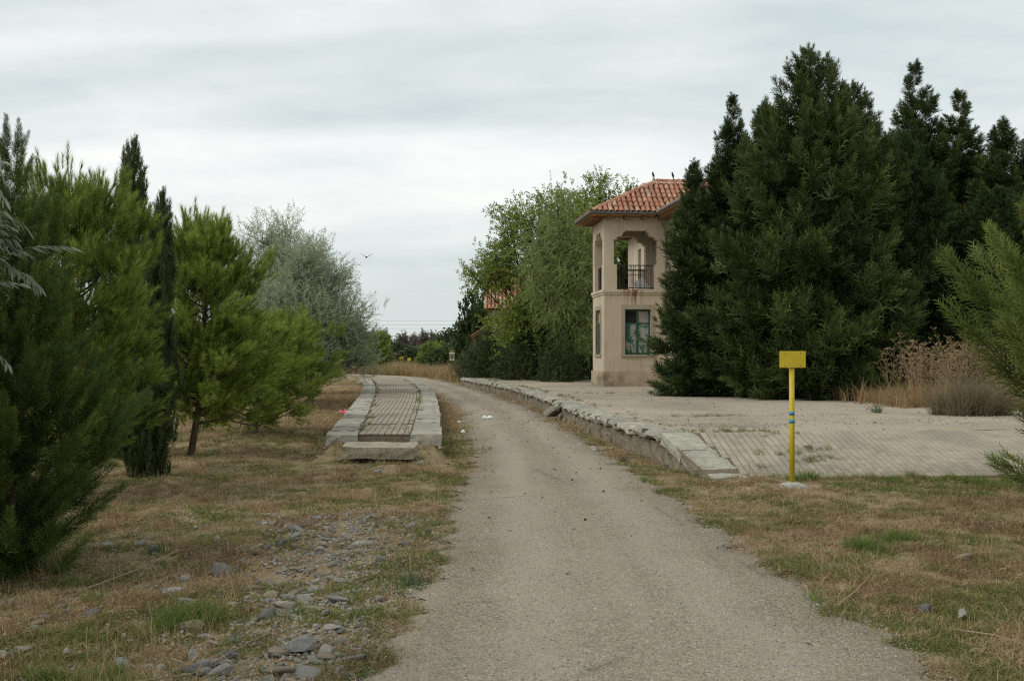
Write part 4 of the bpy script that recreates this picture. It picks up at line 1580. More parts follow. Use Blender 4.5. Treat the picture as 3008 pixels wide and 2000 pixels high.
def pine(seed, H, z0, Rr, prof, nb, per, shoots, skew=(0, 0), up=0.55, tr_r=0.07):
    r = np.random.default_rng(seed)
    mb = MB()
    tp = np.array([[0, 0, -0.1], [0.06, 0.03, H * 0.25], [0.02 + skew[0] * .3, -0.02, H * 0.6], [skew[0] * .4, skew[1] * .4, H * 0.9]])
    tpp = catmull(tp, 6)
    mb.tube(tpp, np.linspace(tr_r, 0.012, len(tpp)), 8)
    dirs, locs = [], []
    for i in range(nb):
        h = (i + r.uniform(0, 1)) / nb
        az = i * 2.39996 + r.uniform(-.4, .4)
        zz = z0 + (H - z0) * h * 0.88
        L = Rr * prof(h) * r.uniform(0.75, 1.15)
        o = np.array([math.cos(az), math.sin(az), 0])
        L *= 1 + 0.45 * (o[0] * skew[0] + o[1] * skew[1])
        tq = min(1, max(0, zz / (H * 0.9)))
        base = np.array([np.interp(zz, tpp[:, 2], tpp[:, 0]), np.interp(zz, tpp[:, 2], tpp[:, 1]), zz - 0.15])
        rise = 0.25 + up * h
        p2 = base + o * L + np.array([0, 0, L * rise + 0.15])
        p1 = base + o * L * 0.6 + np.array([0, 0, L * rise * 0.2])
        cv = bez(base, p1, p2, 7)
        mb.tube(cv, np.linspace(0.024 * (1 - .5 * h) + .004, 0.004, 7), 4, False)
        k_ = max(6, int(per * (0.45 + L / Rr)))
        ncl = 4
        tcl = r.uniform(.3, 1.0, ncl)
        ocl = r.normal(0, 1, (ncl, 3)) * np.array([.17, .17, .09]) * (0.45 + L)
        tt = r.integers(0, ncl, k_)
        for ic in tt:
            t = float(np.clip(tcl[ic] + r.normal(0, .06), .2, 1.0))
            p = np.array([np.interp(t, np.linspace(0, 1, 7), cv[:, j]) for j in range(3)])
            off = ocl[ic] + r.normal(0, .065, 3)
            tg = (cv[min(6, int(t * 6) + 1)] - cv[int(t * 6) if t < 1 else 5])
            tg /= np.linalg.norm(tg) + 1e-9
            d = tg * 0.6 + np.array([0, 0, 0.22 + 0.62 * h]) + off * 1.6 + r.normal(0, .26, 3)
            dirs.append(d)
            locs.append(p + off)
    # upright candles along the top
    for i in range(14):
        a, q = r.uniform(0, 6.28), r.uniform(0, .5) * Rr * 0.55
        dirs.append(np.array([math.cos(a) * .15, math.sin(a) * .15, 1.0]))
        locs.append(np.array([skew[0] * .4 + math.cos(a) * q, skew[1] * .4 + math.sin(a) * q, H - 0.28 - q * 0.5 * r.uniform(.4, 1)]))
    dirs, locs = np.array(dirs), np.array(locs)
    N = len(locs)
    wh = r.integers(0, len(shoots), N)
    parts = []
    sc = r.uniform(0.8, 1.25, N)
    mats = frames(dirs, r) * sc[:, None, None]
    for k_ in range(len(shoots)):
        q = wh == k_
        parts.append(combine(*shoots[k_], mats[q], locs[q], r.uniform(-.2, .25, q.sum())))
    return join(parts), mb


SH = [t_shoot(r0, 66, 0.20, 0.115, 0.0052) for _ in range(4)]
pprof = lambda h: float(np.interp(h, [0, .2, .45, .7, .9, 1], [.75, 1.0, .95, .75, .5, .3]))
dat, mb = pine(61, 4.15, 0.75, 1.15, pprof, 70, 52, SH)
PA, PAT = leafy('pine_crown', dat, 'leaf_pine'), wood('trunk', mb, 'bark_brown')
dat, mb = pine(62, 3.0, 0.45, 1.25, lambda h: float(np.interp(h, [0, .3, .7, 1], [.85, 1, .8, .4])), 50, 52, SH)
PB_, PBT = leafy('pine_crown', dat, 'leaf_pine'), wood('trunk', mb, 'bark_grey')
tree_obj('pine_tree', 'soft green young pine with a bare leaning trunk', (-5.3, 18.5, -0.05), PA, 'leaf_pine', PAT, 'bark_brown', 0.3, (.95, .95, .97), lean=(0, 0.09))
tree_obj('pine_tree', 'bushy bright pine pressed between the juniper and the column cypress', (-5.3, 13.4, -0.1), PA, 'leaf_pine', PAT, 'bark_brown', 2.4, (.88, .88, .95))
tree_obj('pine_tree', 'low wide pine with foliage down near the ground before the silver-leaved trees', (-5.2, 22.8, -0.05), PB_, 'leaf_pine', PBT, 'bark_grey', 1.1, (.88, .88, .80))
tree_obj('pine_tree', 'small dark pine under the skirts of the silver-leaved trees', (-6.9, 34.5, -0.05), PB_, 'leaf_pine_dark', PBT, 'bark_grey', 4.1, (1.0, 1.0, .95))
tree_obj('pine_tree', 'lone small dark pine in tall dry grass by the far bend of the path', (-12.4, 104, 0), PA, 'leaf_pine_dark', PAT, 'bark_brown', 2.2, (1.1, 1.1, .95))


# broadleaf trees ---------------------------------------------------------
def t_twig(r, n, L, ll, lw, droop=0.3, spread=0.8, fold=False):
    """a leafy twig along +Z"""
    v, f, t_ = [], [], []
    for i in range(n):
        t = (i + r.uniform(.2, .8)) / n
        az = i * 2.39996 + r.uniform(-.3, .3)
        an = spread * r.uniform(.7, 1.3)
        d = np.array([math.sin(an) * math.cos(az), math.sin(an) * math.sin(az), math.cos(an)])
        s = np.cross(d, r.normal(0, 1, 3))
        s /= np.linalg.norm(s) + 1e-9
        p = np.array([0, 0, t * L])
        l_ = ll * r.uniform(.7, 1.2)
        b = len(v)
        mdl = p + d * l_ * .45
        v += [p, mdl + s * lw / 2, p + d * l_, mdl - s * lw / 2]
        f += [(b, b + 1, b + 2), (b, b + 2, b + 3)]
        t_ += [r.uniform(0.15, .65)] * 4
    b = len(v)
    q = np.array([0.003, 0, 0])
    v += [-q, q, np.array([0, 0, L])]
    f.append((b, b + 1, b + 2))
    t_ += [0, 0, 0]
    return np.array(v), np.array(f), np.array(t_)


def broadleaf(seed, blobs, twigs, fork, trunk_r=0.12, subs=14, per=9, up=0.4, hang=0.0, jit=0.16, scale=1.0, base=(0, 0, -0.1), limb_r=0.05, roll0=False):
    """blobs: (x, y, z, r) leaf clumps; limbs run from the fork to each clump, then into its twigs"""
    r = np.random.default_rng(seed)
    mb = MB()
    fk = np.array(fork, float)
    b0 = np.array(base, float)
    mb.tube(bez(b0, (b0 + fk) / 2 + r.normal(0, .08, 3) * [1, 1, 0], fk, 6), np.linspace(trunk_r, trunk_r * .7, 6), 8)
    dirs, locs, sc = [], [], []
    for (x, y, z, br) in blobs:
        c_ = np.array([x, y, z], float)
        mid_ = (fk + c_) / 2 + np.array([0, 0, -0.12 * np.linalg.norm(c_ - fk)]) + r.normal(0, .1, 3)
        cv = bez(fk, mid_, c_, 7)
        mb.tube(cv, np.linspace(limb_r, limb_r * .3, 7), 5, False)
        n_ = int(subs * (br ** 1.6) + 5)
        for i in range(n_):
            d = r.normal(0, 1, 3)
            d /= np.linalg.norm(d)
            d[2] = d[2] * .9 + .15
            tip = c_ + d * br * r.uniform(.75, 1.2)
            st = cv[r.integers(4, 7)]
            sv_ = bez(st, (st + tip) / 2 + np.array([0, 0, .12 * br]), tip, 5)
            mb.tube(sv_, np.linspace(limb_r * .28, .004, 5), 3, False)
            for t in r.uniform(.3, 1.02, per):
                p = np.array([np.interp(t, np.linspace(0, 1, 5), sv_[:, j]) for j in range(3)]) + r.normal(0, jit, 3) * br ** .5
                o = d * .8 + r.normal(0, .55, 3) + np.array([0, 0, up - hang * 2.5])
                dirs.append(o)
                locs.append(p)
    dirs, locs = np.array(dirs), np.array(locs)
    N = len(locs)
    mats = frames(dirs, r, r.normal(0, .35, N) if roll0 else None) * (r.uniform(.7, 1.2, N) * scale)[:, None, None]
    wh = r.integers(0, len(twigs), N)
    zc_ = (locs[:, 2] - locs[:, 2].min()) / (np.ptp(locs[:, 2]) + 1e-6)
    parts = []
    for k_ in range(len(twigs)):
        q = wh == k_
        parts.append(combine(*twigs[k_], mats[q], locs[q], r.uniform(-.15, .2, q.sum())))
    v, f, t = join(parts)
    v[:, 2] = np.maximum(v[:, 2], 0.03)
    return (v, f, t), mb


TWS = [t_twig(r0, 15, 0.45, 0.10, 0.025, spread=.75) for _ in range(3)]
blobs = [(-1.2, 0, 2.6, 1.0), (0.9, .4, 2.2, 1.0), (-.2, -.6, 3.5, 1.0), (1.3, -.4, 3.4, .85), (-1.4, .3, 4.2, .8), (.3, .5, 4.6, .85), (-.5, -.2, 5.4, .65), (1.0, .2, 4.9, .55), (1.5, -.2, 1.7, .8), (-.3, -.9, 1.7, .9), (.2, .1, 6.0, .45), (1.9, .2, 2.7, .6)]
dat, mb = broadleaf(71, blobs, TWS, (0.1, 0, .8), .13, 58, 9, up=.5, jit=.2)
SA, SAT = leafy('silver_crown', dat, 'leaf_silver'), wood('trunk', mb, 'bark_grey')
tree_obj('silver_leaf_tree', 'silver-grey leaved tree, the taller of the pair behind the pines', (-8.3, 40, -0.03), SA, 'leaf_silver', SAT, 'bark_brown', 0.0, (1.05, 1.05, 1.05))
tree_obj('silver_leaf_tree', 'silver-grey leaved tree leaning over the island platform edge', (-6.75, 37.5, -0.03), SA, 'leaf_silver', SAT, 'bark_brown', 0.5, (.95, .95, .88))
tree_obj('silver_leaf_tree', 'farthest silver-grey tree, half hidden behind the leaning one', (-8.6, 47, -0.03), SA, 'leaf_silver', SAT, 'bark_brown', 2.6, (1.0, 1.0, .9))
# near branches of a silver-leaved bush at the edge of the view
def t_arch(r, n, L, ll, lw, sag):
    v, f, t_ = [], [], []
    def at_(t):
        return np.array([0, -sag * L * t * t, L * (t - .12 * t * t)])
    for i in range(n):
        t = (i + r.uniform(.2, .8)) / n
        sd = 1 if i % 2 else -1
        d = np.array([sd * r.uniform(.25, .75), -r.uniform(.35, 1.0) - .4 * t, r.uniform(.25, .7)])
        d /= np.linalg.norm(d)
        s = np.cross(d, [r.normal(0, .4), r.normal(0, .4), 1.0])
        s /= np.linalg.norm(s) + 1e-9
        p, l_ = at_(t), ll * r.uniform(.7, 1.15)
        b = len(v)
        m1, m2 = p + d * l_ * .35, p + d * l_ * .72 + np.array([0, -.06 * l_, 0])
        tip = p + d * l_ + np.array([0, -.16 * l_, 0])
        v += [p, m1 + s * lw / 2, m2 + s * lw * .4, tip, m2 - s * lw * .4, m1 - s * lw / 2]
        f += [(b, b + 1, b + 5), (b + 1, b + 2, b + 5), (b + 2, b + 4, b + 5), (b + 2, b + 3, b + 4)]
        t_ += [r.uniform(.2, .8)] * 6
    for i in range(4):
        a, c_ = at_(i / 4), at_((i + 1) / 4)
        b = len(v)
        q = np.array([.002, 0, 0])
        v += [a - q, a + q, c_ + q, c_ - q]
        f += [(b, b + 1, b + 2), (b, b + 2, b + 3)]
        t_ += [0.1] * 4
    return np.array(v), np.array(f), np.array(t_)


TWN = [t_arch(r0, 26, 0.32, 0.058, 0.0125, .14 + .10 * q) for q in range(4)]
blobs = [(.18, .1, 2.0, .26), (.2, -.1, 2.28, .25), (.12, .2, 2.5, .26), (.06, .0, 2.75, .2), (.22, .05, 1.85, .16), (.08, .1, 2.15, .24), (-.02, 0, 1.85, .22), (-.5, .1, 2.0, .5), (-.6, 0, 1.5, .5), (.02, 0, 1.32, .10)]
dat, mb = broadleaf(72, blobs, TWN, (-.6, 0, .6), .05, 110, 3, up=.25, hang=.0, jit=.06, roll0=True, limb_r=.018, base=(-.4, 0, -.1))
tree_obj('silver_leaf_bush', 'pale silvery bush whose drooping branches overhang the stony verge', (-2.72, 4.85, -0.02), leafy('bush_crown', dat, 'leaf_silver_near'), 'leaf_silver_near', wood('trunk', mb, 'bark_grey'), 'bark_grey', 0)

TWE = [t_twig(r0, 11, 0.5, 0.13, 0.075, spread=.95) for _ in range(3)]
blobs = [(-2.3, 0, 5.9, 1.0), (-1.3, .6, 6.8, 1.1), (-.4, -.5, 8.3, 1.2), (.9, .3, 7.5, 1.4), (-1.3, -.4, 3.0, 1.2), (.2, -.8, 4.6, 1.7), (2.0, 0, 5.8, 1.5), (-3.2, .2, 5.5, .65), (1.7, -.5, 3.2, 1.6), (-.8, -.9, 2.4, 1.5), (1.9, .4, 8.8, 1.0), (-1.5, .1, 8.7, .7), (.4, .2, 9.5, .6), (-2.2, -.2, 6.6, .7)]
dat, mb = broadleaf(73, blobs, TWE, (0.2, 0, 1.8), .22, 25, 9, up=.25, jit=.24, limb_r=.085)
EA, EAT = leafy('elm_crown', dat, 'leaf_elm'), wood('trunk', mb, 'bark_brown')
tree_obj('leafy_tree', 'spreading yellowish-green leafy tree at the far end of the platform', (1.35, 58, PH), EA, 'leaf_elm', EAT, 'bark_brown', 0.0, (1.0, 1.0, .95))
tree_obj('leafy_tree', 'green leafy tree filling the gap between the willow and the station house', (5.2, 61, PH), EA, 'leaf_elm', EAT, 'bark_brown', 2.7, (1.0, 1.0, 1.08))
# willow with hanging strands
TWW = [t_twig(r0, 20, 0.9, 0.13, 0.026, spread=.5) for _ in range(3)]
blobs = [(-.9, 0, 6.8, 1.0), (.5, .3, 7.8, 1.1), (1.3, -.2, 6.5, 1.2), (-1.1, -.4, 5.3, 1.0), (.2, -.8, 5.6, 1.2), (1.6, -.3, 4.4, 1.2), (-.1, -.6, 4.0, 1.0), (.8, -.7, 3.0, 1.0), (1.9, .3, 8.2, .9), (-.2, .2, 8.8, .8), (1.5, -.4, 2.3, .8)]
dat, mb = broadleaf(74, blobs, TWW, (0.3, 0, 2.2), .2, 24, 9, up=.2, hang=.55, jit=.24, limb_r=.075)
WA, WAT = leafy('willow_crown', dat, 'leaf_willow'), wood('trunk', mb, 'bark_brown')
tree_obj('willow_tree', 'weeping willow with pale hanging strands beside the loggia', (2.4, 54.5, PH), WA, 'leaf_willow', WAT, 'bark_brown', 0.0, (1, 1, .94))

# bushes
TWB = [t_twig(r0, 10, 0.35, 0.10, 0.055, spread=.95) for _ in range(3)]


def bush_mesh(seed, rx_, ry_, rz_, n, leaf, tw=TWB, name='bush_foliage', sc=1.0, up=.5, low=0.0):
    r = np.random.default_rng(seed)
    d = r.normal(0, 1, (n, 3))
    d /= np.linalg.norm(d, axis=1, keepdims=True)
    d[:, 2] = np.abs(d[:, 2])
    az = np.arctan2(d[:, 1], d[:, 0])
    lm = 1 + .22 * np.sin(3 * az + seed + 4 * d[:, 2]) + .14 * np.sin(7 * az - 6 * d[:, 2])
    p = d * (r.uniform(.25, 1, n) ** .45 * lm)[:, None] * [rx_, ry_, rz_] + [0, 0, low]
    dd = d + r.normal(0, .4, (n, 3)) + [0, 0, up]
    mats = frames(dd, r) * (r.uniform(.7, 1.3, n) * sc)[:, None, None]
    wh = r.integers(0, len(tw), n)
    parts = [combine(*tw[k_], mats[wh == k_], p[wh == k_], r.uniform(-.2, .25, (wh == k_).sum())) for k_ in range(len(tw))]
    v, f, t = join(parts)
    v[:, 2] = np.maximum(v[:, 2], 0.0)
    return leafy(name, (v, f, t), leaf)


def stems(seed, n, h, sp):
    r = np.random.default_rng(seed)
    m_ = MB()
    for i in range(n):
        a = r.uniform(0, 6.28)
        m_.tube([(0, 0, -.05), (math.cos(a) * sp * .4, math.sin(a) * sp * .4, h * .6), (math.cos(a) * sp, math.sin(a) * sp, h)], [.03, .02, .006], 4)
    return m_


BU1 = bush_mesh(81, 1.5, 1.3, 2.2, 1100, 'leaf_bush')
BU2 = bush_mesh(82, 1.6, 1.2, 1.3, 900, 'leaf_bramble')
BST = wood('stem', stems(83, 7, 1.2, .7), 'bark_brown')


def bush(label, loc, me_, rz, sc, leaf, cat='bush', group=None, name='bush'):
    t = thing(name, label, cat, loc, rz, group)
    t.scale = sc
    o_ = new_obj('foliage', me_, t)
    if me_.materials[0] != M[leaf]:
        o_.material_slots[0].link = 'OBJECT'
        o_.material_slots[0].material = M[leaf]
    new_obj('stem', BST, t)
    return t


for lab, x, y, me_, rz, s, lf in (
        ('dark leafy bush against the loggia plinth corner', 2.6, 57.0, BU1, 0.2, (1.0, 1.0, 1.25), 'leaf_bush'),
        ('tall dark bush under the willow strands', 0.9, 59.5, BU1, 1.2, (1.1, 1.0, 1.55), 'leaf_bush'),
        ('dark bush under the spreading leafy tree', -0.9, 61.5, BU1, 2.3, (1.0, 1.0, 1.15), 'leaf_bush'),
        ('grey-brown bramble mound at the far corner of the platform', -1.7, 63.5, BU2, 0.5, (.75, 1.0, 1.3), 'leaf_bramble'),
        ('dense dark bush filling the shade behind the platform', 4.2, 60.5, BU1, 3.7, (1.2, 1.0, 1.6), 'leaf_bush')):
    bush(lab, (x, y, PH - .1 if x > -2 else 0), me_, rz, s, lf)
bush('round green bush hiding the willow trunk', (2.1, 53.2, PH - .1), BU1, 1.7, (.85, .7, .85), 'leaf_bush')
bush('leafy green bush between willow and bramble, at the platform back', (.3, 56.2, PH - .1), BU1, 4.7, (1.05, .8, .85), 'leaf_bush')

# ------------------------------------------------------------------ second house, behind the leafy tree
h2 = thing('tiled_house', 'old house with red tile gable mostly hidden by the leafy tree', 'building', (-1.25, 74, 0), 0)
MB().prism([(-3.0, 0), (3.0, 0), (3.0, 4.9), (0, 7.4), (-3.0, 4.9)], 'x', 0.0, 8.0).build('wall', M['stucco_plain'], h2)
h2r = MB()
h2r.quad((-.5, -3.5, 4.55), (8.4, -3.5, 4.55), (8.4, 0, 7.55), (-.5, 0, 7.55)).quad((-.5, 3.5, 4.55), (-.5, 0, 7.55), (8.4, 0, 7.55), (8.4, 3.5, 4.55))
h2ro = h2r.build('roof', M['channel'], h2)
n_t = 0
rp_ = math.atan2(3.0, 3.5)
for c_ in range(14):
    for j in range(11):
        new_obj('roof_tile', tm, h2ro, loc=(-.4 + c_ * .235, -3.55 + j * .40 * math.cos(rp_), 4.58 + j * .40 * math.sin(rp_)), rot=(rp_, random.uniform(-.05, .05), random.uniform(-.05, .05)), scale=(1.2, 1.15, 1.2))
o_ = MB()
for c_ in range(24):
    a = 2.9 + c_ * .235
    b = len(o_.v)
    for t in (0, 1):
        for k_ in range(4):
            an = math.pi * k_ / 3
            o_.v.append((a + .1 * math.cos(an), -3.55 + 3.5 * t, 4.58 + 3.0 * t + .09 * math.sin(an)))
    for k_ in range(3):
        o_.f.append((b + k_, b + k_ + 1, b + 5 + k_, b + 4 + k_))
o_ = o_.build('tile_rows', M['tile'], h2ro)
o_['kind'] = 'stuff'
# porch roof on the gable end
MB().prism([(-1.3, 2.75), (-1.3, 2.9), (-.02, 3.75), (-.02, 3.6)], 'y', -3.0, 2.5).build('porch_roof', M['beam_wood'], h2)
MB().prism([(-1.34, 2.9), (-1.34, 2.96), (-.02, 3.83), (-.02, 3.755)], 'y', -3.05, 2.55).build('porch_tiles', M['tile'], h2)
MB().box(-1.2, -1.06, -2.9, -2.76, 0, 2.8).build('porch_post', M['beam_wood'], h2)
MB().box(-.05, -.005, -.5, .6, .1, 2.3).build('door', M['green_paint'], h2)
MB().box(-.05, -.005, 1.4, 2.2, 1.1, 2.3).build('window', M['dark_glass'], h2)

# ------------------------------------------------------------------ far trees and hedges
TWF = [t_twig(r0, 8, 0.9, 0.40, 0.28, spread=1.0) for _ in range(2)]
FT1 = bush_mesh(91, 2.6, 2.4, 4.2, 900, 'leaf_far_green', TWF, 'crown', 1.0, .5, 1.0)
FT2 = bush_mesh(92, 1.9, 1.8, 8.5, 800, 'leaf_autumn_hazed', TWF, 'crown', 1.3, .6, 2.5)
FTT = wood('trunk', trunk_simple(7, .2), 'bark_brown')
far = [
    # label, x, y, mesh, scale, leaf, rz
    ('dark round-crowned evergreen beside the porch of the tiled house', -2.7, 84, FT1, (.5, .5, 1.0), 'leaf_bush', 0.3),
    ('pale leafy tree behind the info board', -5.6, 116, FT1, (1.1, 1.1, .68), 'leaf_far_green', 1.0),
    ('dark bush clump directly behind the info board', -5.4, 98, FT1, (.8, .8, .42), 'leaf_bush', 2.0),
    ('low bush at the bend, between board and yellow markers', -9.3, 118, FT1, (1.2, 1.2, .42), 'leaf_bramble', 3.2),
    ('round green bush behind the yellow markers', -15.0, 128, FT1, (1.7, 1.5, .5), 'leaf_far_green', 4.0),
    ('green bush beside the lone small pine', -16.8, 120, FT1, (1.2, 1.2, .42), 'leaf_far_green', 5.0),
    ('low green bush on the inner side of the bend', -21.5, 124, FT1, (1.4, 1.2, .48), 'leaf_bush', 5.9),
    ('yellowing bush next to the dark clump', -7.5, 108, FT1, (.55, .55, .46), 'leaf_elm', .6),
    ('brownish hedge bush at the foot of the tiled house', -2.9, 77, BU2, (.8, 1.0, 1.2), 'leaf_bramble', .6),
    ('dark hedge bush before the tiled house porch', -1.6, 70, BU1, (1.0, 1.0, 1.2), 'leaf_bush', 2.6),
]
for lab, x, y, me_, s, lf, rz in far:
    t = thing('bush' if 'bush' in lab else 'leafy_tree', lab, 'bush' if 'bush' in lab else 'tree', (x, y, -0.05), rz)
    t.scale = s
    o_ = new_obj('crown', me_, t)
    o_.material_slots[0].link = 'OBJECT'
    o_.material_slots[0].material = M[lf]
    new_obj('trunk', FTT if me_ is FT1 else BST, t, scale=(.6, .6, .45) if me_ is FT1 else (1, 1, 1))
# row of autumn poplars and the woods beside it on the horizon
for i in range(17):
    x = -57 + i * 2.75 + random.uniform(-.8, .8)
    y = 420 + random.uniform(-12, 12)
    t = thing('poplar_tree', 'russet autumn poplar in the distant row beyond the bend', 'tree', (x, y, 0), random.uniform(0, 6.28), 'distant autumn poplars')
    hh = random.uniform(.72, .92) * (.8 if i > 12 else 1.0)
    t.scale = (1.05, 1.05, hh)
    o_ = new_obj('crown', FT2, t)
    new_obj('trunk', FTT, t, scale=(1, 1, .8))
for i in range(26):
    x = -150 + i * 4.3 + random.uniform(-1.5, 1.5)
    if -40 < x < -22 and i % 2:
        continue
    y = 330 + random.uniform(-25, 25)
    t = thing('woodland_tree', 'green woodland tree in the distant belt beyond the bend', 'tree', (x, y, 0), random.uniform(0, 6.28), 'distant green woodland belt')
    s = random.uniform(.8, 1.25) * (1.35 if x < -45 else .62)
    t.scale = (s * 1.3, s * 1.3, s * 1.15)
    o_ = new_obj('crown', FT1, t)
    new_obj('trunk', FTT, t, scale=(1, 1, .6))
# the rest of the horizon, a wood that reads as one mass
vs, fs, ts = [], [], []
n = 5200
r1 = np.random.default_rng(95)
ang = r1.uniform(-1.1, 1.1, n)
dist = r1.uniform(520, 640, n)
p = np.stack([np.sin(ang) * dist, np.cos(ang) * dist, r1.uniform(0, 1, n) ** .7 * (6.5 + 2.5 * np.sin(ang * 23) + 1.5 * np.sin(ang * 71))], 1)
tv, tf, tt = TWF[0]
dat = combine(tv, tf, tt, frames(r1.normal(0, 1, (n, 3)) + [0, 0, .5], r1) * r1.uniform(3.0, 5.5, n)[:, None, None], p, r1.uniform(-.2, .2, n))
o_ = new_obj('distant_woods', leafy('distant_woods', dat, 'leaf_far_green'))
tag(o_, 'distant woods along the horizon', 'woods', kind='stuff')

# ------------------------------------------------------------------ rocks and rubble
def rock_mesh(seed, flat=.6):
    r = np.random.default_rng(seed)
    bm = bmesh.new()
    bmesh.ops.create_icosphere(bm, subdivisions=2, radius=1)
    cuts = [(r.normal(0, 1, 3), r.uniform(.45, .85)) for _ in range(9)]
    for v in bm.verts:
        p = np.array(v.co)
        for n_, d in cuts:
            n_ = n_ / np.linalg.norm(n_)
            q = p @ n_
            if q > d:
                p = p - n_ * (q - d)
        p = p * [1, .75, flat] + r.normal(0, .02, 3)
        v.co = p
    me = bpy.data.meshes.new('rock')
    bm.to_mesh(me)
    bm.free()
    return me


ROCK = {}
for mt_ in ('rock_grey', 'rock_slate', 'rock_tan', 'rock_white'):
    ROCK[mt_] = []
    for i in range(4):
        me = rock_mesh(600 + i + hash(mt_) % 7 * 0 + {'rock_grey': 0, 'rock_slate': 10, 'rock_tan': 20, 'rock_white': 30}[mt_], (.55, .4, .6, .5)[i])
        me.materials.append(M[mt_])
        ROCK[mt_].append(me)


def gz(x, y):
    return float(ground_z(np.array([x]), np.array([y]))[0])


def rock(label, x, y, s, mt_, rz=0, k_=0, z=None, group=None, tilt=(0, 0), sq=(1, 1, 1)):
    zz = gz(x, y) if z is None else z
    if group is None and z is None:
        s, zz = s * 1.15, zz + s * .28
    o_ = new_obj('stone', ROCK[mt_][k_], loc=(x, y, zz + s * .19), rot=(tilt[0], tilt[1], rz), scale=(s * sq[0], s * sq[1], s * sq[2]))
    return tag(o_, label, 'stone', group)


rock('large rounded grey boulder tilted in the verge rubble', -2.33, 9.05, .115, 'rock_grey', 2.4, 0, tilt=(.2, .5), sq=(1.1, 1, 1.5))
rock('pale squarish stone below the grey boulder', -2.45, 8.25, .085, 'rock_white', .2, 1, sq=(1.2, .8, 1))
rock('angular light grey stone in the rubble nearest the gravel', -1.18, 6.35, .09, 'rock_grey', .8, 2, sq=(1.1, .9, .9))
rock('flat terracotta-tan stone lying low among grey rubble', -1.22, 5.95, .075, 'rock_tan', .3, 1, sq=(1.2, .6, .7))
rock('pale arched stone on the grass verge past the marker post', 2.85, 7.15, .075, 'rock_white', 1.2, 0, sq=(1.3, .6, .8))
rock('tan loaf-shaped stone in the brown grass verge', 3.62, 9.0, .09, 'rock_tan', .4, 0, sq=(1.2, .7, .7))
rock('blue-grey stone half sunk beside the pale arched one', 2.68, 7.3, .07, 'rock_slate', 0, 2)
rock('grey wedge stone resting against the foot of the loose block', -1.36, 16.95, .12, 'rock_grey', 0.8, 2, z=.0)
rock('long pale stone flat under the loose block', -1.75, 16.75, .16, 'rock_white', .2, 1, z=-.03, sq=(1.3, .7, .6))
LB = {'rock_grey': ('grey broken stone in the verge rubble', 'grey rubble stones'),
      'rock_slate': ('dark blue-grey broken stone in the verge rubble', 'slate rubble stones'),
      'rock_tan': ('tan broken stone in the verge rubble', 'tan rubble stones'),
      'rock_white': ('whitish broken stone in the verge rubble', 'whitish rubble stones')}
rr = np.random.default_rng(77)
mts = ['rock_grey', 'rock_slate', 'rock_tan', 'rock_white']
cnt = 0
pts_r = []
while cnt < 260:
    y = rr.uniform(5.4, 11.5)
    u = rr.normal(0, 1)
    # the rubble band runs from beside the path up and away to the left
    xc = -1.25 - max(0, (y - 8.2)) * .12 - (.15 if y < 7 else 0)
    x = xc + u * (.42 if y < 8.5 else .5)
    if cnt > 180:
        x = rr.uniform(-4.2, -1.0) * (y / 9)
    if float(path_dist([x], [y])[0]) < .12:
        continue
    s = (.030 + .062 * rr.uniform() ** 1.6) * (1.15 if rr.uniform() < .12 else 1)
    mt_ = mts[rr.choice(4, p=[.36, .17, .26, .21])]
    pdx = float(path_dist([x], [y])[0])
    spot = 'beside the gravel path edge' if pdx < .5 else 'in the rubble band of the verge' if abs(x - xc) < .62 else 'lying out in the dry grass'
    size = 'small' if s < .042 else 'fist-sized' if s < .065 else 'big'
    colr = {'rock_grey': 'grey', 'rock_slate': 'dark blue-grey', 'rock_tan': 'tan', 'rock_white': 'whitish'}[mt_]
    rock('%s %s broken stone %s' % (size, colr, spot), x, y, s, mt_, rr.uniform(0, 6.28), rr.integers(0, 4), group='%s %s stones %s' % (size, colr, spot), tilt=(rr.normal(0, .25), rr.normal(0, .25)), sq=(rr.uniform(.8, 1.5), rr.uniform(.7, 1.1), rr.uniform(.6, 1.1)))
    pts_r.append((x, y))
    cnt += 1
# stones along the platform wall and around the loose block
for i in range(34):
    y = rr.uniform(17.5, 46)
    x = float(RE(y)) - rr.uniform(.1, .65)
    s = rr.uniform(.04, .10)
    mt_ = 'rock_white' if rr.uniform() < .7 else 'rock_tan'
    rock({'rock_white': 'whitish stone lying at the foot of the platform wall', 'rock_tan': 'tan stone lying at the foot of the platform wall'}[mt_], x, y, s, mt_, rr.uniform(0, 6.28), rr.integers(0, 4), z=0.0, group=mt_ + ' by platform wall' if 0 else ('whitish stones by platform wall' if mt_ == 'rock_white' else 'tan stones by platform wall'), sq=(1.3, .8, .6))
for i in range(30):
    x, y = rr.uniform(-3.3, -.95), rr.uniform(16.4, 17.95)
    s = rr.uniform(.03, .08)
    mt_ = 'rock_tan' if rr.uniform() < .6 else 'rock_grey'
    zt_ = 0.02 + max(0, .22 * (1 - abs(y - 17.8) / .7)) * (1 if x < -.95 else 0)
    rock({'rock_tan': 'tan fragment in the heap at the end of the island platform', 'rock_grey': 'grey fragment in the heap at the end of the island platform'}[mt_], x, y, s, mt_, rr.uniform(0, 6.28), rr.integers(0, 4), z=zt_ - .02, group='fragments before the island platform' if mt_ == 'rock_tan' else 'grey fragments before the island platform', sq=(1.2, .8, .7))
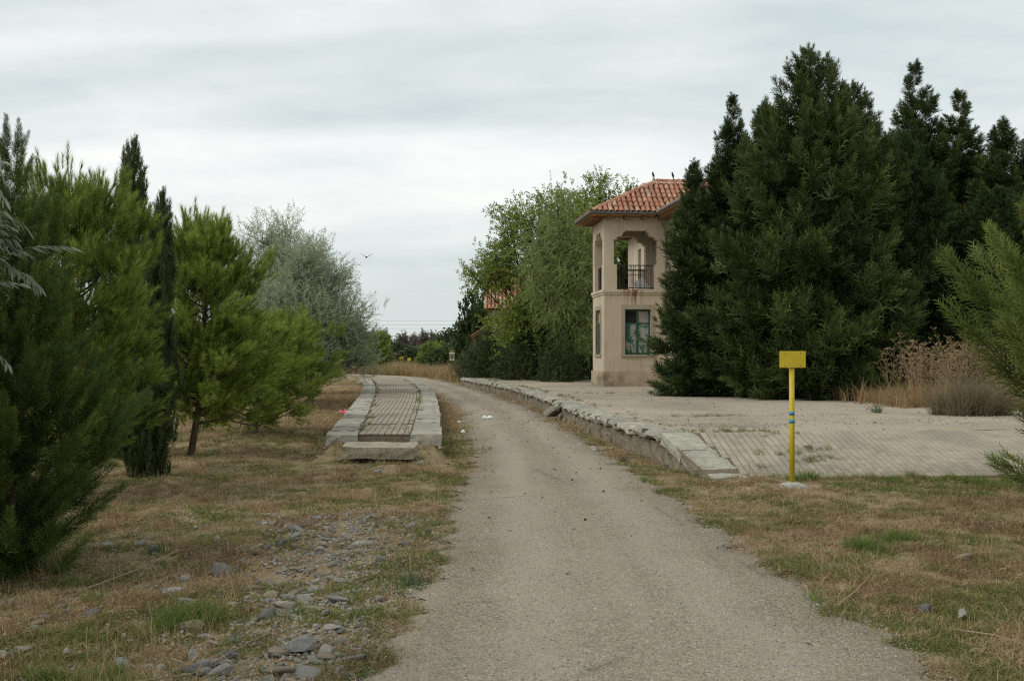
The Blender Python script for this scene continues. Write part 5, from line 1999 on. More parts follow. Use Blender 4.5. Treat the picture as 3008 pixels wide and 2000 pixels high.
# heap of earth that carries the loose block
hp = []
hx, hy = np.linspace(-3.25, -.98, 26), np.linspace(16.35, 18.3, 20)
for y in hy:
    for x in hx:
        e_ = sstep(-3.25, -2.8, x) * (1 - sstep(-1.3, -.98, x)) * sstep(16.9, 18.1, y)
        hp.append((x, y, -.05 + .30 * float(e_) + .03 * float(F3(x, y)) * float(e_)))
hf = [(i * 26 + j, i * 26 + j + 1, (i + 1) * 26 + j + 1, (i + 1) * 26 + j) for i in range(19) for j in range(25)]
hme = py_mesh('earth_heap', hp, hf, True)
hme.attributes.new('pd', 'FLOAT', 'POINT').data.foreach_set('value', np.full(len(hp), .6, np.float32))
tag(new_obj('earth_heap', hme, m=M['earth']), kind='structure')

# crushed stone too small to count
def scatter_mesh(name, pts, sizes, me_src, rot_seed, mats):
    n_ = len(me_src.vertices)
    base = np.empty(n_ * 3, np.float32)
    me_src.vertices.foreach_get('co', base)
    base = base.reshape(-1, 3)
    tf_ = np.array([tuple(p.vertices) for p in me_src.polygons])
    r = np.random.default_rng(rot_seed)
    mt_ = frames(r.normal(0, .5, (len(pts), 3)) + [0, 0, 1], r) * np.asarray(sizes)[:, None, None]
    v, f, t = combine(base, tf_, np.zeros(n_), mt_, np.asarray(pts), np.zeros(len(pts)))
    me = tri_mesh(name, v, f)
    for q in mats:
        me.materials.append(M[q])
    if len(mats) > 1:
        mi = np.repeat(r.integers(0, len(mats), len(pts)), len(tf_)).astype(np.int32)
        me.polygons.foreach_set('material_index', mi)
    return me


small = rock_mesh(701, .6)
bm = bmesh.new()
bmesh.ops.create_icosphere(bm, subdivisions=1, radius=1)
for v_ in bm.verts:
    v_.co = Vector((v_.co.x * random.uniform(.7, 1.1), v_.co.y * random.uniform(.6, 1), v_.co.z * random.uniform(.4, .7)))
peb = bpy.data.meshes.new('pebble')
bm.to_mesh(peb)
bm.free()
pp, ss = [], []
n = 10500
y = rr.uniform(5.0, 12.0, n)
xc = -1.25 - np.maximum(0, (y - 8.2)) * .12
x = xc + rr.normal(0, 1, n) * .55
x[8300:] = rr.uniform(-4.4, -.9, n - 8300) * (y[8300:] / 8.5)
ok = path_dist(x, y) > .03
x, y = x[ok], y[ok]
z = ground_z(x, y)
pp = np.stack([x, y, z + .004], 1)
tag(new_obj('crushed_stone', scatter_mesh('crushed_stone', pp, rr.uniform(.006, .024, len(x)), peb, 3, ['rock_grey', 'rock_slate', 'rock_grey', 'rock_tan', 'rock_tan'])), 'crushed stone strewn over the verge beside the gravel path', 'gravel', kind='stuff')
# coarse chippings along the gravel's edge and on the platform
n = 2600
y = rr.uniform(19, 30, n)
x = rr.normal(3.6, .5, n) + (y - 19.5) * .1
cl = rr.uniform(0, 1, n)
y = np.where(cl < .45, 19.6 + rr.normal(0, .35, n), y)
x = np.where(cl < .45, 3.9 + rr.normal(0, .45, n), np.where(cl < .8, 6.5 + rr.normal(0, 1.3, n), rr.uniform(2, 12, n)))
y = np.where((cl >= .45) & (cl < .8), 21.5 + rr.normal(0, .8, n), y)
ok = x > RE(y) + .55
x, y = x[ok], y[ok]
pp = np.stack([x, y, np.full(len(x), PH + .001)], 1)
tag(new_obj('platform_grit', scatter_mesh('platform_grit', pp, rr.uniform(.006, .019, len(x)), peb, 4, ['rock_grey', 'rock_tan', 'rock_tan'])), 'loose grit strewn over the platform behind the ramp', 'gravel', kind='stuff')
n = 9000
y = 4.8 * (13 / 4.8) ** rr.uniform(0, 1, n)
ph_ = np.interp(y, path_pts[:, 1], path_pts[:, 2])
fr_ = rr.uniform(-1, 1, n)
x = np.interp(y, path_pts[:, 1], path_pts[:, 0]) + np.sign(fr_) * np.abs(fr_) ** .7 * (ph_ + .12)
ff = np.abs(x - np.interp(y, path_pts[:, 1], path_pts[:, 0])) / ph_
ok = np.abs(x) < .456 * y * 1.05 + .2
x, y, ff = x[ok], y[ok], ff[ok]
z = np.where(ff < .93, .012 + .018 * (1 - ff ** 2), .004)
tag(new_obj('path_pebbles', scatter_mesh('path_pebbles', np.stack([x, y, z], 1), rr.uniform(.0035, .0085, len(x)) * (1 + .6 * (rr.uniform(0, 1, len(x)) < .06)), peb, 9, ['rock_grey', 'rock_slate', 'rock_tan', 'rock_tan', 'rock_white'])), 'loose pebbles strewn over the gravel path', 'gravel', kind='stuff')
# grit and dead leaves over path and platform
lv = np.array([[-1, 0, 0], [0, -.5, .15], [1, 0, .05], [0, .5, .2]], float)
lf_ = np.array([[0, 1, 2], [0, 2, 3]])
lme = tri_mesh('leafbit', lv, lf_)
n = 1500
y = rr.uniform(0, 1, n) ** .6 * 40 + 6
x = np.interp(y, path_pts[:, 1], path_pts[:, 0]) + rr.uniform(-1.1, 1.1, n)
z = np.full(n, .034)
m_ = 1000
y2 = rr.uniform(18, 42, m_)
x2 = rr.uniform(2.4, 11, m_)
k_ = (x2 > RE(y2) + .5) & (rr.uniform(0, 1, m_) < .45)
x, y, z = np.concatenate([x[:320], x2[k_]]), np.concatenate([y[:320], y2[k_]]), np.concatenate([z[:320], np.full(k_.sum(), PH + .012)])
tag(new_obj('leaf_litter', scatter_mesh('leaf_litter', np.stack([x, y, z], 1), rr.uniform(.012, .035, len(x)), lme, 5, ['litter_leaf'])), 'dead leaves strewn over path and platform', 'leaves', kind='stuff')

# ------------------------------------------------------------------ grass (stuff)
def tuft(seed, n, rad, h, w_, lean=.5, curve=.3, hv=.4):
    r = np.random.default_rng(seed)
    v, f, t_ = [], [], []
    for i in range(n):
        a, q = r.uniform(0, 6.28), rad * math.sqrt(r.uniform(0, 1))
        p = np.array([math.cos(a) * q, math.sin(a) * q, -.005])
        hh = h * r.uniform(1 - hv, 1 + hv)
        b_ = r.uniform(0, 6.28)
        ln_ = abs(r.normal(0, lean))
        d = np.array([math.cos(b_) * math.sin(ln_), math.sin(b_) * math.sin(ln_), math.cos(ln_)])
        s = np.cross(d, r.normal(0, 1, 3))
        s /= np.linalg.norm(s) + 1e-9
        m1 = p + d * hh * .55
        tip = p + d * hh + np.array([math.cos(b_), math.sin(b_), -.3]) * hh * curve
        b = len(v)
        v += [p - s * w_ / 2, p + s * w_ / 2, m1 - s * w_ * .4, m1 + s * w_ * .4, tip]
        f += [(b, b + 1, b + 3), (b, b + 3, b + 2), (b + 2, b + 3, b + 4)]
        q_ = r.uniform(.1, .75)
        t_ += [q_ - .1, q_ - .1, q_, q_, q_ + .15]
    return np.array(v), np.array(f), np.clip(np.array(t_), 0, 1)


GN = {}


def gn_group():
    if 'g' in GN:
        return GN['g']
    ng = bpy.data.node_groups.new('scatter_tufts', 'GeometryNodeTree')
    ng.interface.new_socket(name='Geometry', in_out='INPUT', socket_type='NodeSocketGeometry')
    ng.interface.new_socket(name='Collection', in_out='INPUT', socket_type='NodeSocketCollection')
    ng.interface.new_socket(name='Geometry', in_out='OUTPUT', socket_type='NodeSocketGeometry')
    N = ng.nodes.new
    gi, go = N('NodeGroupInput'), N('NodeGroupOutput')
    ci = N('GeometryNodeCollectionInfo')
    ci.inputs['Separate Children'].default_value = True
    ci.inputs['Reset Children'].default_value = True
    ip = N('GeometryNodeInstanceOnPoints')
    ip.inputs['Pick Instance'].default_value = True

    def at(nm, ty):
        a = N('GeometryNodeInputNamedAttribute')
        a.data_type = ty
        a.inputs[0].default_value = nm
        return a.outputs['Attribute']
    L = ng.links.new
    L(gi.outputs['Geometry'], ip.inputs['Points'])
    L(gi.outputs['Collection'], ci.inputs['Collection'])
    L(ci.outputs[0], ip.inputs['Instance'])
    L(at('idx', 'INT'), ip.inputs['Instance Index'])
    L(at('rot', 'FLOAT_VECTOR'), ip.inputs['Rotation'])
    L(at('scl', 'FLOAT_VECTOR'), ip.inputs['Scale'])
    L(ip.outputs[0], go.inputs[0])
    GN['g'] = ng
    return ng


def grass(name, label, tufts, leaf, pts, scl, seed, tilt=.12):
    col = bpy.data.collections.new(name + '_tufts')
    for i, t in enumerate(tufts):
        me = leafy('%s_tuft' % name, t, leaf)
        o_ = bpy.data.objects.new('%s_tuft_%d' % (name, i), me)
        col.objects.link(o_)
    r = np.random.default_rng(seed)
    n_ = len(pts)
    me = bpy.data.meshes.new(name)
    me.vertices.add(n_)
    me.vertices.foreach_set('co', np.ascontiguousarray(pts, np.float32).ravel())
    a = me.attributes.new('idx', 'INT', 'POINT')
    a.data.foreach_set('value', r.integers(0, len(tufts), n_).astype(np.int32))
    a = me.attributes.new('rot', 'FLOAT_VECTOR', 'POINT')
    a.data.foreach_set('vector', np.stack([r.normal(0, tilt, n_), r.normal(0, tilt, n_), r.uniform(0, 6.28, n_)], 1).astype(np.float32).ravel())
    a = me.attributes.new('scl', 'FLOAT_VECTOR', 'POINT')
    s = np.asarray(scl)[:, None] * np.stack([np.ones(n_), np.ones(n_), r.uniform(.7, 1.3, n_)], 1)
    a.data.foreach_set('vector', s.astype(np.float32).ravel())
    o_ = new_obj(name, me)
    md = o_.modifiers.new('tufts', 'NODES')
    md.node_group = gn_group()
    key = [s_.identifier for s_ in gn_group().interface.items_tree if s_.name == 'Collection'][0]
    md[key] = col
    tag(o_, label, 'grass', kind='stuff')
    return o_


r2 = np.random.default_rng(123)


def in_view(x, y, m=.35):
    return (np.abs(x) < .456 * y * 1.04 + m)


def blocked(x, y):
    isl_ = (y > 17.9) & (y < 65.8) & (x > IL(y) - .02) & (x < IR(y) + .02)
    pl_ = (y > 14.95) & (y < 66) & (x > np.where(y < 17.5, 2.30 + (17.5 - y) * .165, RE(np.clip(y, 17.5, 66))) + 0.02) & (y > ramp_edge(x) - .02 - (x < 3.0) * .2)
    return isl_ | pl_


def sample(n, y0, y1, pw=1.0):
    """points over the grass, density falling with distance"""
    y = y0 * (y1 / y0) ** r2.uniform(0, 1, n) if pw == 0 else y0 + (y1 - y0) * r2.uniform(0, 1, n) ** pw
    x = r2.uniform(-1, 1, n) * (.456 * y * 1.05 + .4)
    return x, y


FG, FD, FB = Field(201, 3.2, 3), Field(202, 1.4, 3), Field(203, .8, 2)


def place(n, y0, y1, fn, pw=0):
    x, y = sample(n, y0, y1, pw)
    pd = path_dist(x, y)
    prob = fn(x, y, pd)
    ok = (r2.uniform(0, 1, len(x)) < prob) & ~blocked(x, y)
    x, y = x[ok], y[ok]
    return np.stack([x, y, np.maximum(ground_z(x, y), heap_z(x, y))], 1)


FE = Field(205, .9, 3)


def edge_ok(x, y, pd, soft=.12):
    return sstep(-.04, soft, pd + .10 + .26 * FE(x * .35, y))


def rubble(x, y):
    xc_ = -1.25 - np.maximum(0, (y - 8.2)) * .12
    return np.exp(-((x - xc_) / .55) ** 2) * sstep(12.5, 10.5, y)


# zones: olive-green, rusty and straw patches
ZG, ZR = Field(206, 2.4, 3), Field(207, 1.9, 3)


def zone_g(x, y):
    g_ = ZG(x, y) + .25 * FB(x, y) + .35 * np.exp(-((y - 14.6 - .12 * (x - 3)) / .9) ** 2) * (x > 3.6) + .25 * np.exp(-np.maximum(path_dist(x, y), 0) / .4)
    return sstep(-.02, .30, g_)


def zone_r(x, y):
    return sstep(.0, .35, ZR(x, y) + .2 * (x > 1.5) * sstep(13, 9, y))


short = [tuft(300 + i, 34, .10, .045, .0042, 1.0, .5) for i in range(5)]
p = place(30000, 4.6, 34, lambda x, y, pd: edge_ok(x, y, pd) * np.clip(.75 + .5 * FD(x, y) - .75 * rubble(x, y), 0, 1) * (1 - .72 * zone_g(x, y)) * (1 - .5 * zone_r(x, y)))
grass('dead_grass', 'short dead straw-coloured grass matting the verges', short, 'grass_straw', p, (.65 + .7 * r2.uniform(0, 1, len(p))) * (1 + .035 * np.maximum(0, p[:, 1] - 9)), 1)
p = place(26000, 4.6, 32, lambda x, y, pd: edge_ok(x, y, pd) * np.clip(.75 + .4 * FD(x + 5, y) - .6 * rubble(x, y), 0, 1) * zone_r(x, y) * (1 - .6 * zone_g(x, y)))
grass('rusty_grass', 'low rust-brown dead grass patches on the verges', [tuft(310 + i, 36, .10, .05, .0038, .8, .4) for i in range(4)], 'grass_rust', p, (.6 + .8 * r2.uniform(0, 1, len(p))) * (1 + .03 * np.maximum(0, p[:, 1] - 9)), 2)
# dull olive ground cover, thick along the edges of the path
p = place(42000, 4.6, 40, lambda x, y, pd: edge_ok(x, y, pd, .05) * np.clip(.85 + .3 * FD(x, y) - .4 * rubble(x, y), 0, 1) * np.maximum(zone_g(x, y), .12))
grass('olive_grass', 'dull olive low grass fringing the gravel path', [tuft(320 + i, 40, .09, .034, .0045, 1.0, .5) for i in range(4)], 'grass_olive', p, (.7 + .7 * r2.uniform(0, 1, len(p))) * (1 + .03 * np.maximum(0, p[:, 1] - 9)), 3)
# bright green clumps
clumps = [(-2.05, 7.05, .22, .9), (-2.25, 6.1, .17, .75), (-2.55, 6.15, .12, .6), (-1.9, 7.2, .14, .8), (-2.7, 10.2, .35, .42), (-2.9, 7.9, .15, .5), (-3.3, 12.4, .4, .35), (5.0, 14.6, .45, .6), (4.4, 14.9, .35, .6), (6.0, 14.5, .5, .65), (5.6, 13.9, .45, .5), (4.2, 14.1, .4, .4), (3.85, 14.75, .25, .9), (4.75, 13.6, .35, .35), (3.0, 9.6, .18, .7), (3.4, 9.9, .2, .6), (2.55, 7.55, .15, .4), (1.75, 14.9, .22, .4), (1.55, 13.9, .25, .3), (7.4, 15.1, .5, .6), (6.9, 15.0, .4, .75), (-1.25, 8.0, .2, .3), (-1.35, 7.2, .2, .35), (-1.6, 6.4, .25, .35), (-1.0, 9.5, .2, .3), (-4.1, 16.5, .5, .3), (-3.4, 19.5, .5, .3), (-3.9, 22, .6, .3)]
P_, S_ = [], []
for cx, cy_, cr, hs_ in clumps:
    n_ = int(250 * cr)
    a, q = r2.uniform(0, 6.28, n_), cr * np.sqrt(r2.uniform(0, 1, n_))
    x, y = cx + np.cos(a) * q, cy_ + np.sin(a) * q * .8
    ok = ~blocked(x, y)
    x, y, q = x[ok], y[ok], q[ok]
    P_.append(np.stack([x, y, ground_z(x, y)], 1))
    S_.append(hs_ * (1.15 - .5 * q / cr))
for q in range(170):
    cx, cy_ = sample(1, 5.2, 17, 0)
    if q > 70:
        sd = -1 if r2.uniform() < .6 else 1
        cx = np.interp(cy_, path_pts[:, 1], path_pts[:, 0]) + sd * (np.interp(cy_, path_pts[:, 1], path_pts[:, 2]) + .08 + abs(r2.normal(0, .13)))
    if float(path_dist(cx, cy_)[0]) < -.1 or bool(blocked(cx, cy_)[0]):
        continue
    cr = r2.uniform(.05, .16)
    n_ = int(260 * cr)
    a, q_ = r2.uniform(0, 6.28, n_), cr * np.sqrt(r2.uniform(0, 1, n_))
    x, y = cx + np.cos(a) * q_ * 1.5, cy_ + np.sin(a) * q_
    ok = ~blocked(x, y)
    x, y, q_ = x[ok], y[ok], q_[ok]
    P_.append(np.stack([x, y, ground_z(x, y)], 1))
    S_.append((r2.uniform(.2, .5) if q < 71 else r2.uniform(.12, .28)) * (1.15 - .5 * q_ / cr))
p = np.concatenate(P_)
grass('green_grass', 'bright green grass clumps on the verges', [tuft(330 + i, 16, .04, .17, .0048, .33, .28, .5) for i in range(5)], 'grass_green', p, np.concatenate(S_), 4, .08)
# thin taller straws
p = place(6500, 4.6, 26, lambda x, y, pd: edge_ok(x, y, pd, .3) * np.clip(.35 + .6 * FD(x + 3, y), 0, 1))
grass('dry_stalks', 'thin dry grass stalks standing in the verges', [tuft(340 + i, 6, .06, .16, .0032, .55, .25, .6) for i in range(5)], 'grass_tall', p, .7 + .6 * r2.uniform(0, 1, len(p)), 5)
# coarse grass farther out, left
p = place(26000, 24, 75, lambda x, y, pd: edge_ok(x, y, pd, .3) * np.clip(.8 + .4 * FG(x * .4, y * .4), 0, 1), 0)
grass('coarse_dead_grass', 'coarse dead grass between the trees and the island platform', [tuft(350 + i, 30, .22, .10, .011, .8, .4) for i in range(4)], 'grass_straw', p, .8 + .5 * r2.uniform(0, 1, len(p)), 6)
p = place(7000, 14, 75, lambda x, y, pd: edge_ok(x, y, pd, .3) * np.clip(-.05 + 1.1 * FG(x * .6 + 9, y * .5), 0, 1) * (x < 1), 0)
grass('coarse_olive_grass', 'coarse olive grass patches between the trees', [tuft(360 + i, 26, .2, .075, .010, .8, .4) for i in range(4)], 'grass_olive', p, .8 + .5 * r2.uniform(0, 1, len(p)), 7)


# tall golden grass beyond the bend
def far_fn(x, y, pd):
    return sstep(.2, 1.5, pd) * (x > -60) * (x < 8) * np.where((x > RE(np.clip(y, 20, 61)) - .3) & (y < 66), 0, 1)


x = r2.uniform(-30, 3, 16000)
y = r2.uniform(60, 128, 16000)
ok = (r2.uniform(0, 1, 16000) < far_fn(x, y, path_dist(x, y))) & ((x > np.interp(y, path_pts[:, 1], path_pts[:, 0])) | (y > 100)) & ~blocked(x, y)
p = np.stack([x[ok], y[ok], np.zeros(ok.sum())], 1)
grass('tall_dry_grass', 'tall golden dry grass beyond the bend of the path', [tuft(370 + i, 26, .35, .75, .022, .28, .2, .35) for i in range(4)], 'grass_tall', p, .6 + .7 * r2.uniform(0, 1, len(p)), 8)
x = r2.uniform(-30, 3, 4000)
y = r2.uniform(62, 128, 4000)
ok = (r2.uniform(0, 1, 4000) < far_fn(x, y, path_dist(x, y)) * np.clip(.1 + FG(x * .2, y * .2), 0, 1)) & ((x > np.interp(y, path_pts[:, 1], path_pts[:, 0])) | (y > 100)) & ~blocked(x, y)
grass('tall_olive_weeds', 'tall olive weeds mixed into the golden grass', [tuft(380 + i, 24, .3, .65, .03, .35, .2, .35) for i in range(3)], 'grass_olive', np.stack([x[ok], y[ok], np.zeros(ok.sum())], 1), .6 + .8 * r2.uniform(0, 1, ok.sum()), 9)
# weeds rooted in the joints of the platforms
P_ = []
for i in range(260):
    t = r2.uniform(0, 1)
    if t < .45:
        y = r2.uniform(18.3, 60)
        x = (float(IL(y)) + .53 if r2.uniform() < .5 else float(IR(y)) - .53) + r2.normal(0, .05)
        z = IZ - .02
    elif t < .7:
        y = r2.uniform(17.8, 55)
        x = float(RE(y)) + .55 + abs(r2.normal(0, .15))
        z = PH - .01
    else:
        cx, cy_ = [(4.0, 22.5), (2.6, 36), (4.15, 16.3), (3.6, 17.9)][r2.integers(0, 4)]
        x, y = cx + r2.normal(0, .35), cy_ + r2.normal(0, .2)
        z = PH - .01 if y > 17.6 else (y - ramp_edge(x)) / 2.3 * PH
    P_.append((x, y, z))
P_ = np.array(P_)
grass('joint_weeds', 'little weeds rooted in the joints of the platforms', [tuft(390 + i, 26, .07, .06, .006, .9, .4) for i in range(3)], 'grass_olive', P_, .6 + .8 * r2.uniform(0, 1, len(P_)), 10)
# grass and weeds at the foot of the dry thicket on the platform
n = 2600
x, y = r2.uniform(8.0, 17, n), r2.uniform(24.5, 31, n)
ok = (y > 25.4 + .25 * FB(x, y) + .45 * (10.0 - x)) & (x > 8.95 + .3 * FB(y, x)) & (r2.uniform(0, 1, n) < .55)
p = np.stack([x[ok], y[ok], np.full(ok.sum(), PH - .02)], 1)
grass('thicket_grass', 'dry grass thicket on the platform before the cypresses', [tuft(400 + i, 26, .16, .48, .009, .3, .25, .45) for i in range(4)], 'grass_tall', p, .55 + .6 * r2.uniform(0, 1, len(p)), 11)


# dried flower stalks: single plants
def umbel_plant(seed, H, n_st):
    r = np.random.default_rng(seed)
    v, f, t_ = [], [], []

    def seg(a, b, r0_, r1_, tt):
        a, b = np.array(a, float), np.array(b, float)
        d = b - a
        d /= np.linalg.norm(d) + 1e-9
        u = np.cross(d, [.3, .5, .8])
        u /= np.linalg.norm(u)
        w2 = np.cross(d, u)
        k0 = len(v)
        for p_, rr_ in ((a, r0_), (b, r1_)):
            for q in range(3):
                an = q * 2.0944
                v.append(p_ + (u * math.cos(an) + w2 * math.sin(an)) * rr_)
                t_.append(tt)
        for q in range(3):
            q2 = (q + 1) % 3
            f.append((k0 + q, k0 + q2, k0 + 3 + q2))
            f.append((k0 + q, k0 + 3 + q2, k0 + 3 + q))
    for i in range(n_st):
        a = r.uniform(0, 6.28)
        top = np.array([math.cos(a) * r.uniform(.1, .4), math.sin(a) * r.uniform(.1, .4), H * r.uniform(.75, 1.08)])
        base = np.array([math.cos(a) * .06, math.sin(a) * .06, -.03])
        m1 = base * .4 + top * .6 + r.normal(0, .02, 3)
        seg(base, m1, .007, .005, .45)
        seg(m1, top, .005, .003, .5)
        for t in np.linspace(.45, 1, 7):
            p_ = base + (top - base) * t
            b_ = r.uniform(0, 6.28)
            e2 = p_ + np.array([math.cos(b_) * .16, math.sin(b_) * .16, .17]) * r.uniform(.6, 1.2)
            seg(p_, e2, .0035, .002, .5)
            for q in range(7):
                g_ = r.uniform(0, 6.28)
                tip = e2 + np.array([math.cos(g_) * .055, math.sin(g_) * .055, .045]) * r.uniform(.6, 1.3)
                seg(e2, tip, .002, .0015, .6)
                k0 = len(v)
                for w_ in range(4):
                    v.append(tip + r.normal(0, .011, 3))
                    t_.append(.35)
                f.extend([(k0, k0 + 1, k0 + 2), (k0, k0 + 2, k0 + 3)])
    return np.array(v), np.array(f), np.array(t_)


UM = [leafy('dried_plant', umbel_plant(500 + i, 1.35, 6), 'stalk_dry') for i in range(3)]
for i in range(26):
    x, y = r2.uniform(9.0, 12.2), r2.uniform(26.2, 28.2)
    s = r2.uniform(.85, 1.2) * (.6 if x < 9.5 else 1)
    tag(new_obj('dried_plant', UM[i % 3], loc=(x, y, PH - .02), rot=(r2.normal(0, .06), r2.normal(0, .06), r2.uniform(0, 6.28)), scale=(s, s, s)),
        'low dried brown flower stalk plant at the sandy edge of the thicket' if s < .75 else 'tall dried brown flower stalk plant in the thicket before the cypresses', 'plant', 'low dried flower stalks' if s < .75 else 'dried flower stalks')
# broom bush at the right of the ramp
bp = []
for q in range(9):
    tv, tf, tt = tuft(520 + q, 260, .16, r2.uniform(.55, 1.1), .0055, .42, .25, .5)
    bp.append((tv + np.array([r2.normal(0, .34), r2.normal(0, .25), 0]), tf, tt))
BR = leafy('broom_foliage', join(bp), 'leaf_broom')
t = thing('broom_bush', 'grey-green feathery broom bush at the back of the paved ramp', 'bush', (9.55, 22.8, PH - .03))
new_obj('foliage', BR, t, scale=(1.15, 1.15, 1))
new_obj('stem', BST, t, scale=(.3, .3, .3))
WG = leafy('weed_foliage', tuft(521, 60, .08, .22, .012, .7, .2, .3), 'weed_grey')
tag(new_obj('weed', WG, loc=(7.7, 23.7, PH - .02)), 'small grey-green weed growing at the edge of the sandy platform', 'plant')
for lab, x, y, s in (('bushy green weed at the gravel edge before the verge stones', 2.05, 7.6, .75), ('spiky green weed at the path edge beside the rubble', -.72, 8.15, .8), ('small green weed against the platform wall', 1.75, 17.6, .9), ('green weed at the foot of the ramp slab', 2.5, 15.3, .9)):
    tag(new_obj('weed', leafy('weed_foliage', tuft(530 + int(s * 100) + int(y), 55, .07, .17, .007, .75, .25, .4), 'grass_green' if 'bushy' in lab or 'ramp' in lab else 'weed_grey'), loc=(x, y, gz(x, y)), scale=(s, s, s)), lab, 'plant')

# ------------------------------------------------------------------ marker post, info board, far markers
mp = thing('marker_post', 'yellow marker post with blank yellow plate and two blue bands', 'marker post', (3.51, 14.1, 0.0), 0)
MB().tube([(0, 0, -.05), (0, 0, 1.60)], .033, 16).build('post', M['yellow'], mp, True)
MB().tube([(0, 0, .905), (0, 0, .955)], .0345, 16).build('blue_band', M['blue_band'], mp, True)
MB().tube([(0, 0, .805), (0, 0, .855)], .0345, 16).build('blue_band', M['blue_band'], mp, True)
pl_ = bevel_mesh(MB().box(-.163, .163, -.052, -.036, 1.50, 1.707).mesh('plate'), .003)
plo = new_obj('plate', pl_, mp, M['yellow'], rot=(0, 0, R(1)))
rivet = MB().lathe([(.006, 0), (.005, .003), (.002, .004)], 8).mesh('rivet')
for x in (-.10, .10):
    for z in (1.525, 1.683):
        new_obj('rivet', rivet, plo, M['iron'], loc=(x, -.052, z), rot=(R(90), 0, 0))
MB().box(-.04, .04, -.036, -.020, 1.56, 1.65).build('bracket', M['yellow'], mp)
foot = MB()
prof_ = [(.215, -.03), (.20, .0), (.165, .030), (.11, .055), (.05, .072), (.001, .075)]
nseg = 26
for j, (r_, z_) in enumerate(prof_):
    for k_ in range(nseg):
        a = 2 * math.pi * k_ / nseg
        q = r_ * (1 + .10 * math.sin(2 * a + .6) + .06 * math.sin(5 * a) + .04 * math.sin(9 * a + j))
        foot.v.append((q * math.cos(a), q * .8 * math.sin(a), z_ + .004 * math.sin(7 * a + j)))
for j in range(len(prof_) - 1):
    for k_ in range(nseg):
        k2 = (k_ + 1) % nseg
        foot.f.append((j * nseg + k_, j * nseg + k2, (j + 1) * nseg + k2, (j + 1) * nseg + k_))
foot.build('concrete_foot', M['cement'], mp, True)

sg = thing('info_board', 'olive information board on a brown post by the far platform end', 'sign', (-3.85, 72, 0), R(-3))
MB().box(-.045, .045, -.045, .045, -.05, 1.35).build('post', M['sign_post_brown'], sg)
MB().box(-.19, .19, -.03, .01, 1.32, 2.04).build('panel', M['sign_olive'], sg)
fr = MB().box(-.205, -.185, -.045, .012, 1.30, 2.06).box(.185, .205, -.045, .012, 1.30, 2.06).box(-.185, .185, -.045, .012, 1.30, 1.32).box(-.185, .185, -.045, .012, 2.04, 2.06)
fr.build('frame', M['sign_post_brown'], sg)
wp = MB()
for x0, x1, z0, z1 in ((-.18, .18, 1.77, 1.85), (-.12, -.085, 1.57, 1.69), (.09, .125, 1.64, 1.69), (-.14, -.04, 1.35, 1.45), (.04, .14, 1.35, 1.45), (-.10, .02, 1.91, 1.94), (-.05, .06, 1.94, 1.97), (-.15, -.08, 1.51, 1.53), (.06, .13, 1.51, 1.53)):
    wp.box(x0, x1, -.036, -.0302, z0, z1)
wp.build('printed_marks', M['sign_white'], sg)
for lab, x, y, h, rz in (('distant yellow marker with peaked cap in the dry grass', -10.95, 110, 1.35, .2), ('distant lower yellow marker beside the capped one', -10.1, 110.5, 1.15, -.2)):
    t = thing('marker_post', lab, 'marker post', (x, y, 0), rz)
    MB().tube([(0, 0, 0), (0, 0, h)], .03, 6).build('post', M['yellow'], t)
    if 'peaked' in lab:
        MB().tube([(.26, 0, 0), (.26, 0, h)], .03, 6).build('post', M['yellow'], t)
        MB().prism([(-.12, h), (.38, h), (.38, h + .08), (.13, h + .24), (-.12, h + .08)], 'y', -.05, .05).build('plate', M['yellow'], t)
    else:
        MB().box(-.17, .17, -.08, -.04, h, h + .3).build('plate', M['yellow'], t)

# overhead wires far away
for i, z in enumerate((12.3, 11.1, 10.0)):
    pts = [(x, 345, z + .000045 * (x + 40) ** 2) for x in np.linspace(-130, 60, 20)]
    tag(MB().tube(pts, .022, 4).build('overhead_wire', M['wire']), ['highest of three thin distant wires over the bend', 'middle of three thin distant wires over the bend', 'lowest of three thin distant wires over the bend'][i], 'wire')


# ------------------------------------------------------------------ birds and litter
def bird_mesh(wings):
    m_ = MB()
    m_.tube([(0, -.15, 0), (0, -.12, .01), (0, -.05, .02), (0, .03, .015), (0, .09, .03), (0, .12, .035), (0, .15, .03)], [.004, .022, .045, .048, .03, .028, .004], 8)
    m_.quad((-.012, -.13, 0), (.012, -.13, 0), (.03, -.25, -.01), (-.03, -.25, -.01))
    return m_


bt = thing('flying_bird', 'small dark bird gliding with raised wings between the trees', 'bird', (-7.78, 60, 6.9), R(20))
bird_mesh(1).build('body', M['bird_dark'], bt, True)
for s in (-1, 1):
    wv_ = [(s * .02, .06, .02), (s * .16, .09, .12), (s * .34, -.02, .22), (s * .18, -.07, .11), (s * .02, -.06, .02)]
    wv_ += [(x, y, z - .008) for x, y, z in wv_]
    wb = MB()
    wb.v = wv_
    wb.f = [(0, 1, 2, 3, 4), (9, 8, 7, 6, 5)] + [(i, (i + 1) % 5, 5 + (i + 1) % 5, 5 + i) for i in range(5)]
    wb.build('wing', M['bird_dark'], bt)


def local(a, y, z):
    c_, s_ = math.cos(BRZ), math.sin(BRZ)
    return (3.65 + a * c_ - y * s_, 44.5 + a * s_ + y * c_, PH + z)


for lab, a in (('dark bird perched at the hip peak of the loggia roof', 2.28), ('dark bird perched along the loggia roof ridge', 3.1)):
    t = thing('perched_bird', lab, 'bird', local(a, B / 2, RZ_ + .17), 0)
    bird_mesh(0).build('body', M['bird_dark'], t, True, loc=(0, 0, .14), rot=(R(60), 0, R(25)))
    MB().tube([(.015, 0, 0), (.015, 0, .1)], .006, 4).tube([(-.015, 0, 0), (-.015, 0, .1)], .006, 4).build('leg', M['bird_dark'], t)

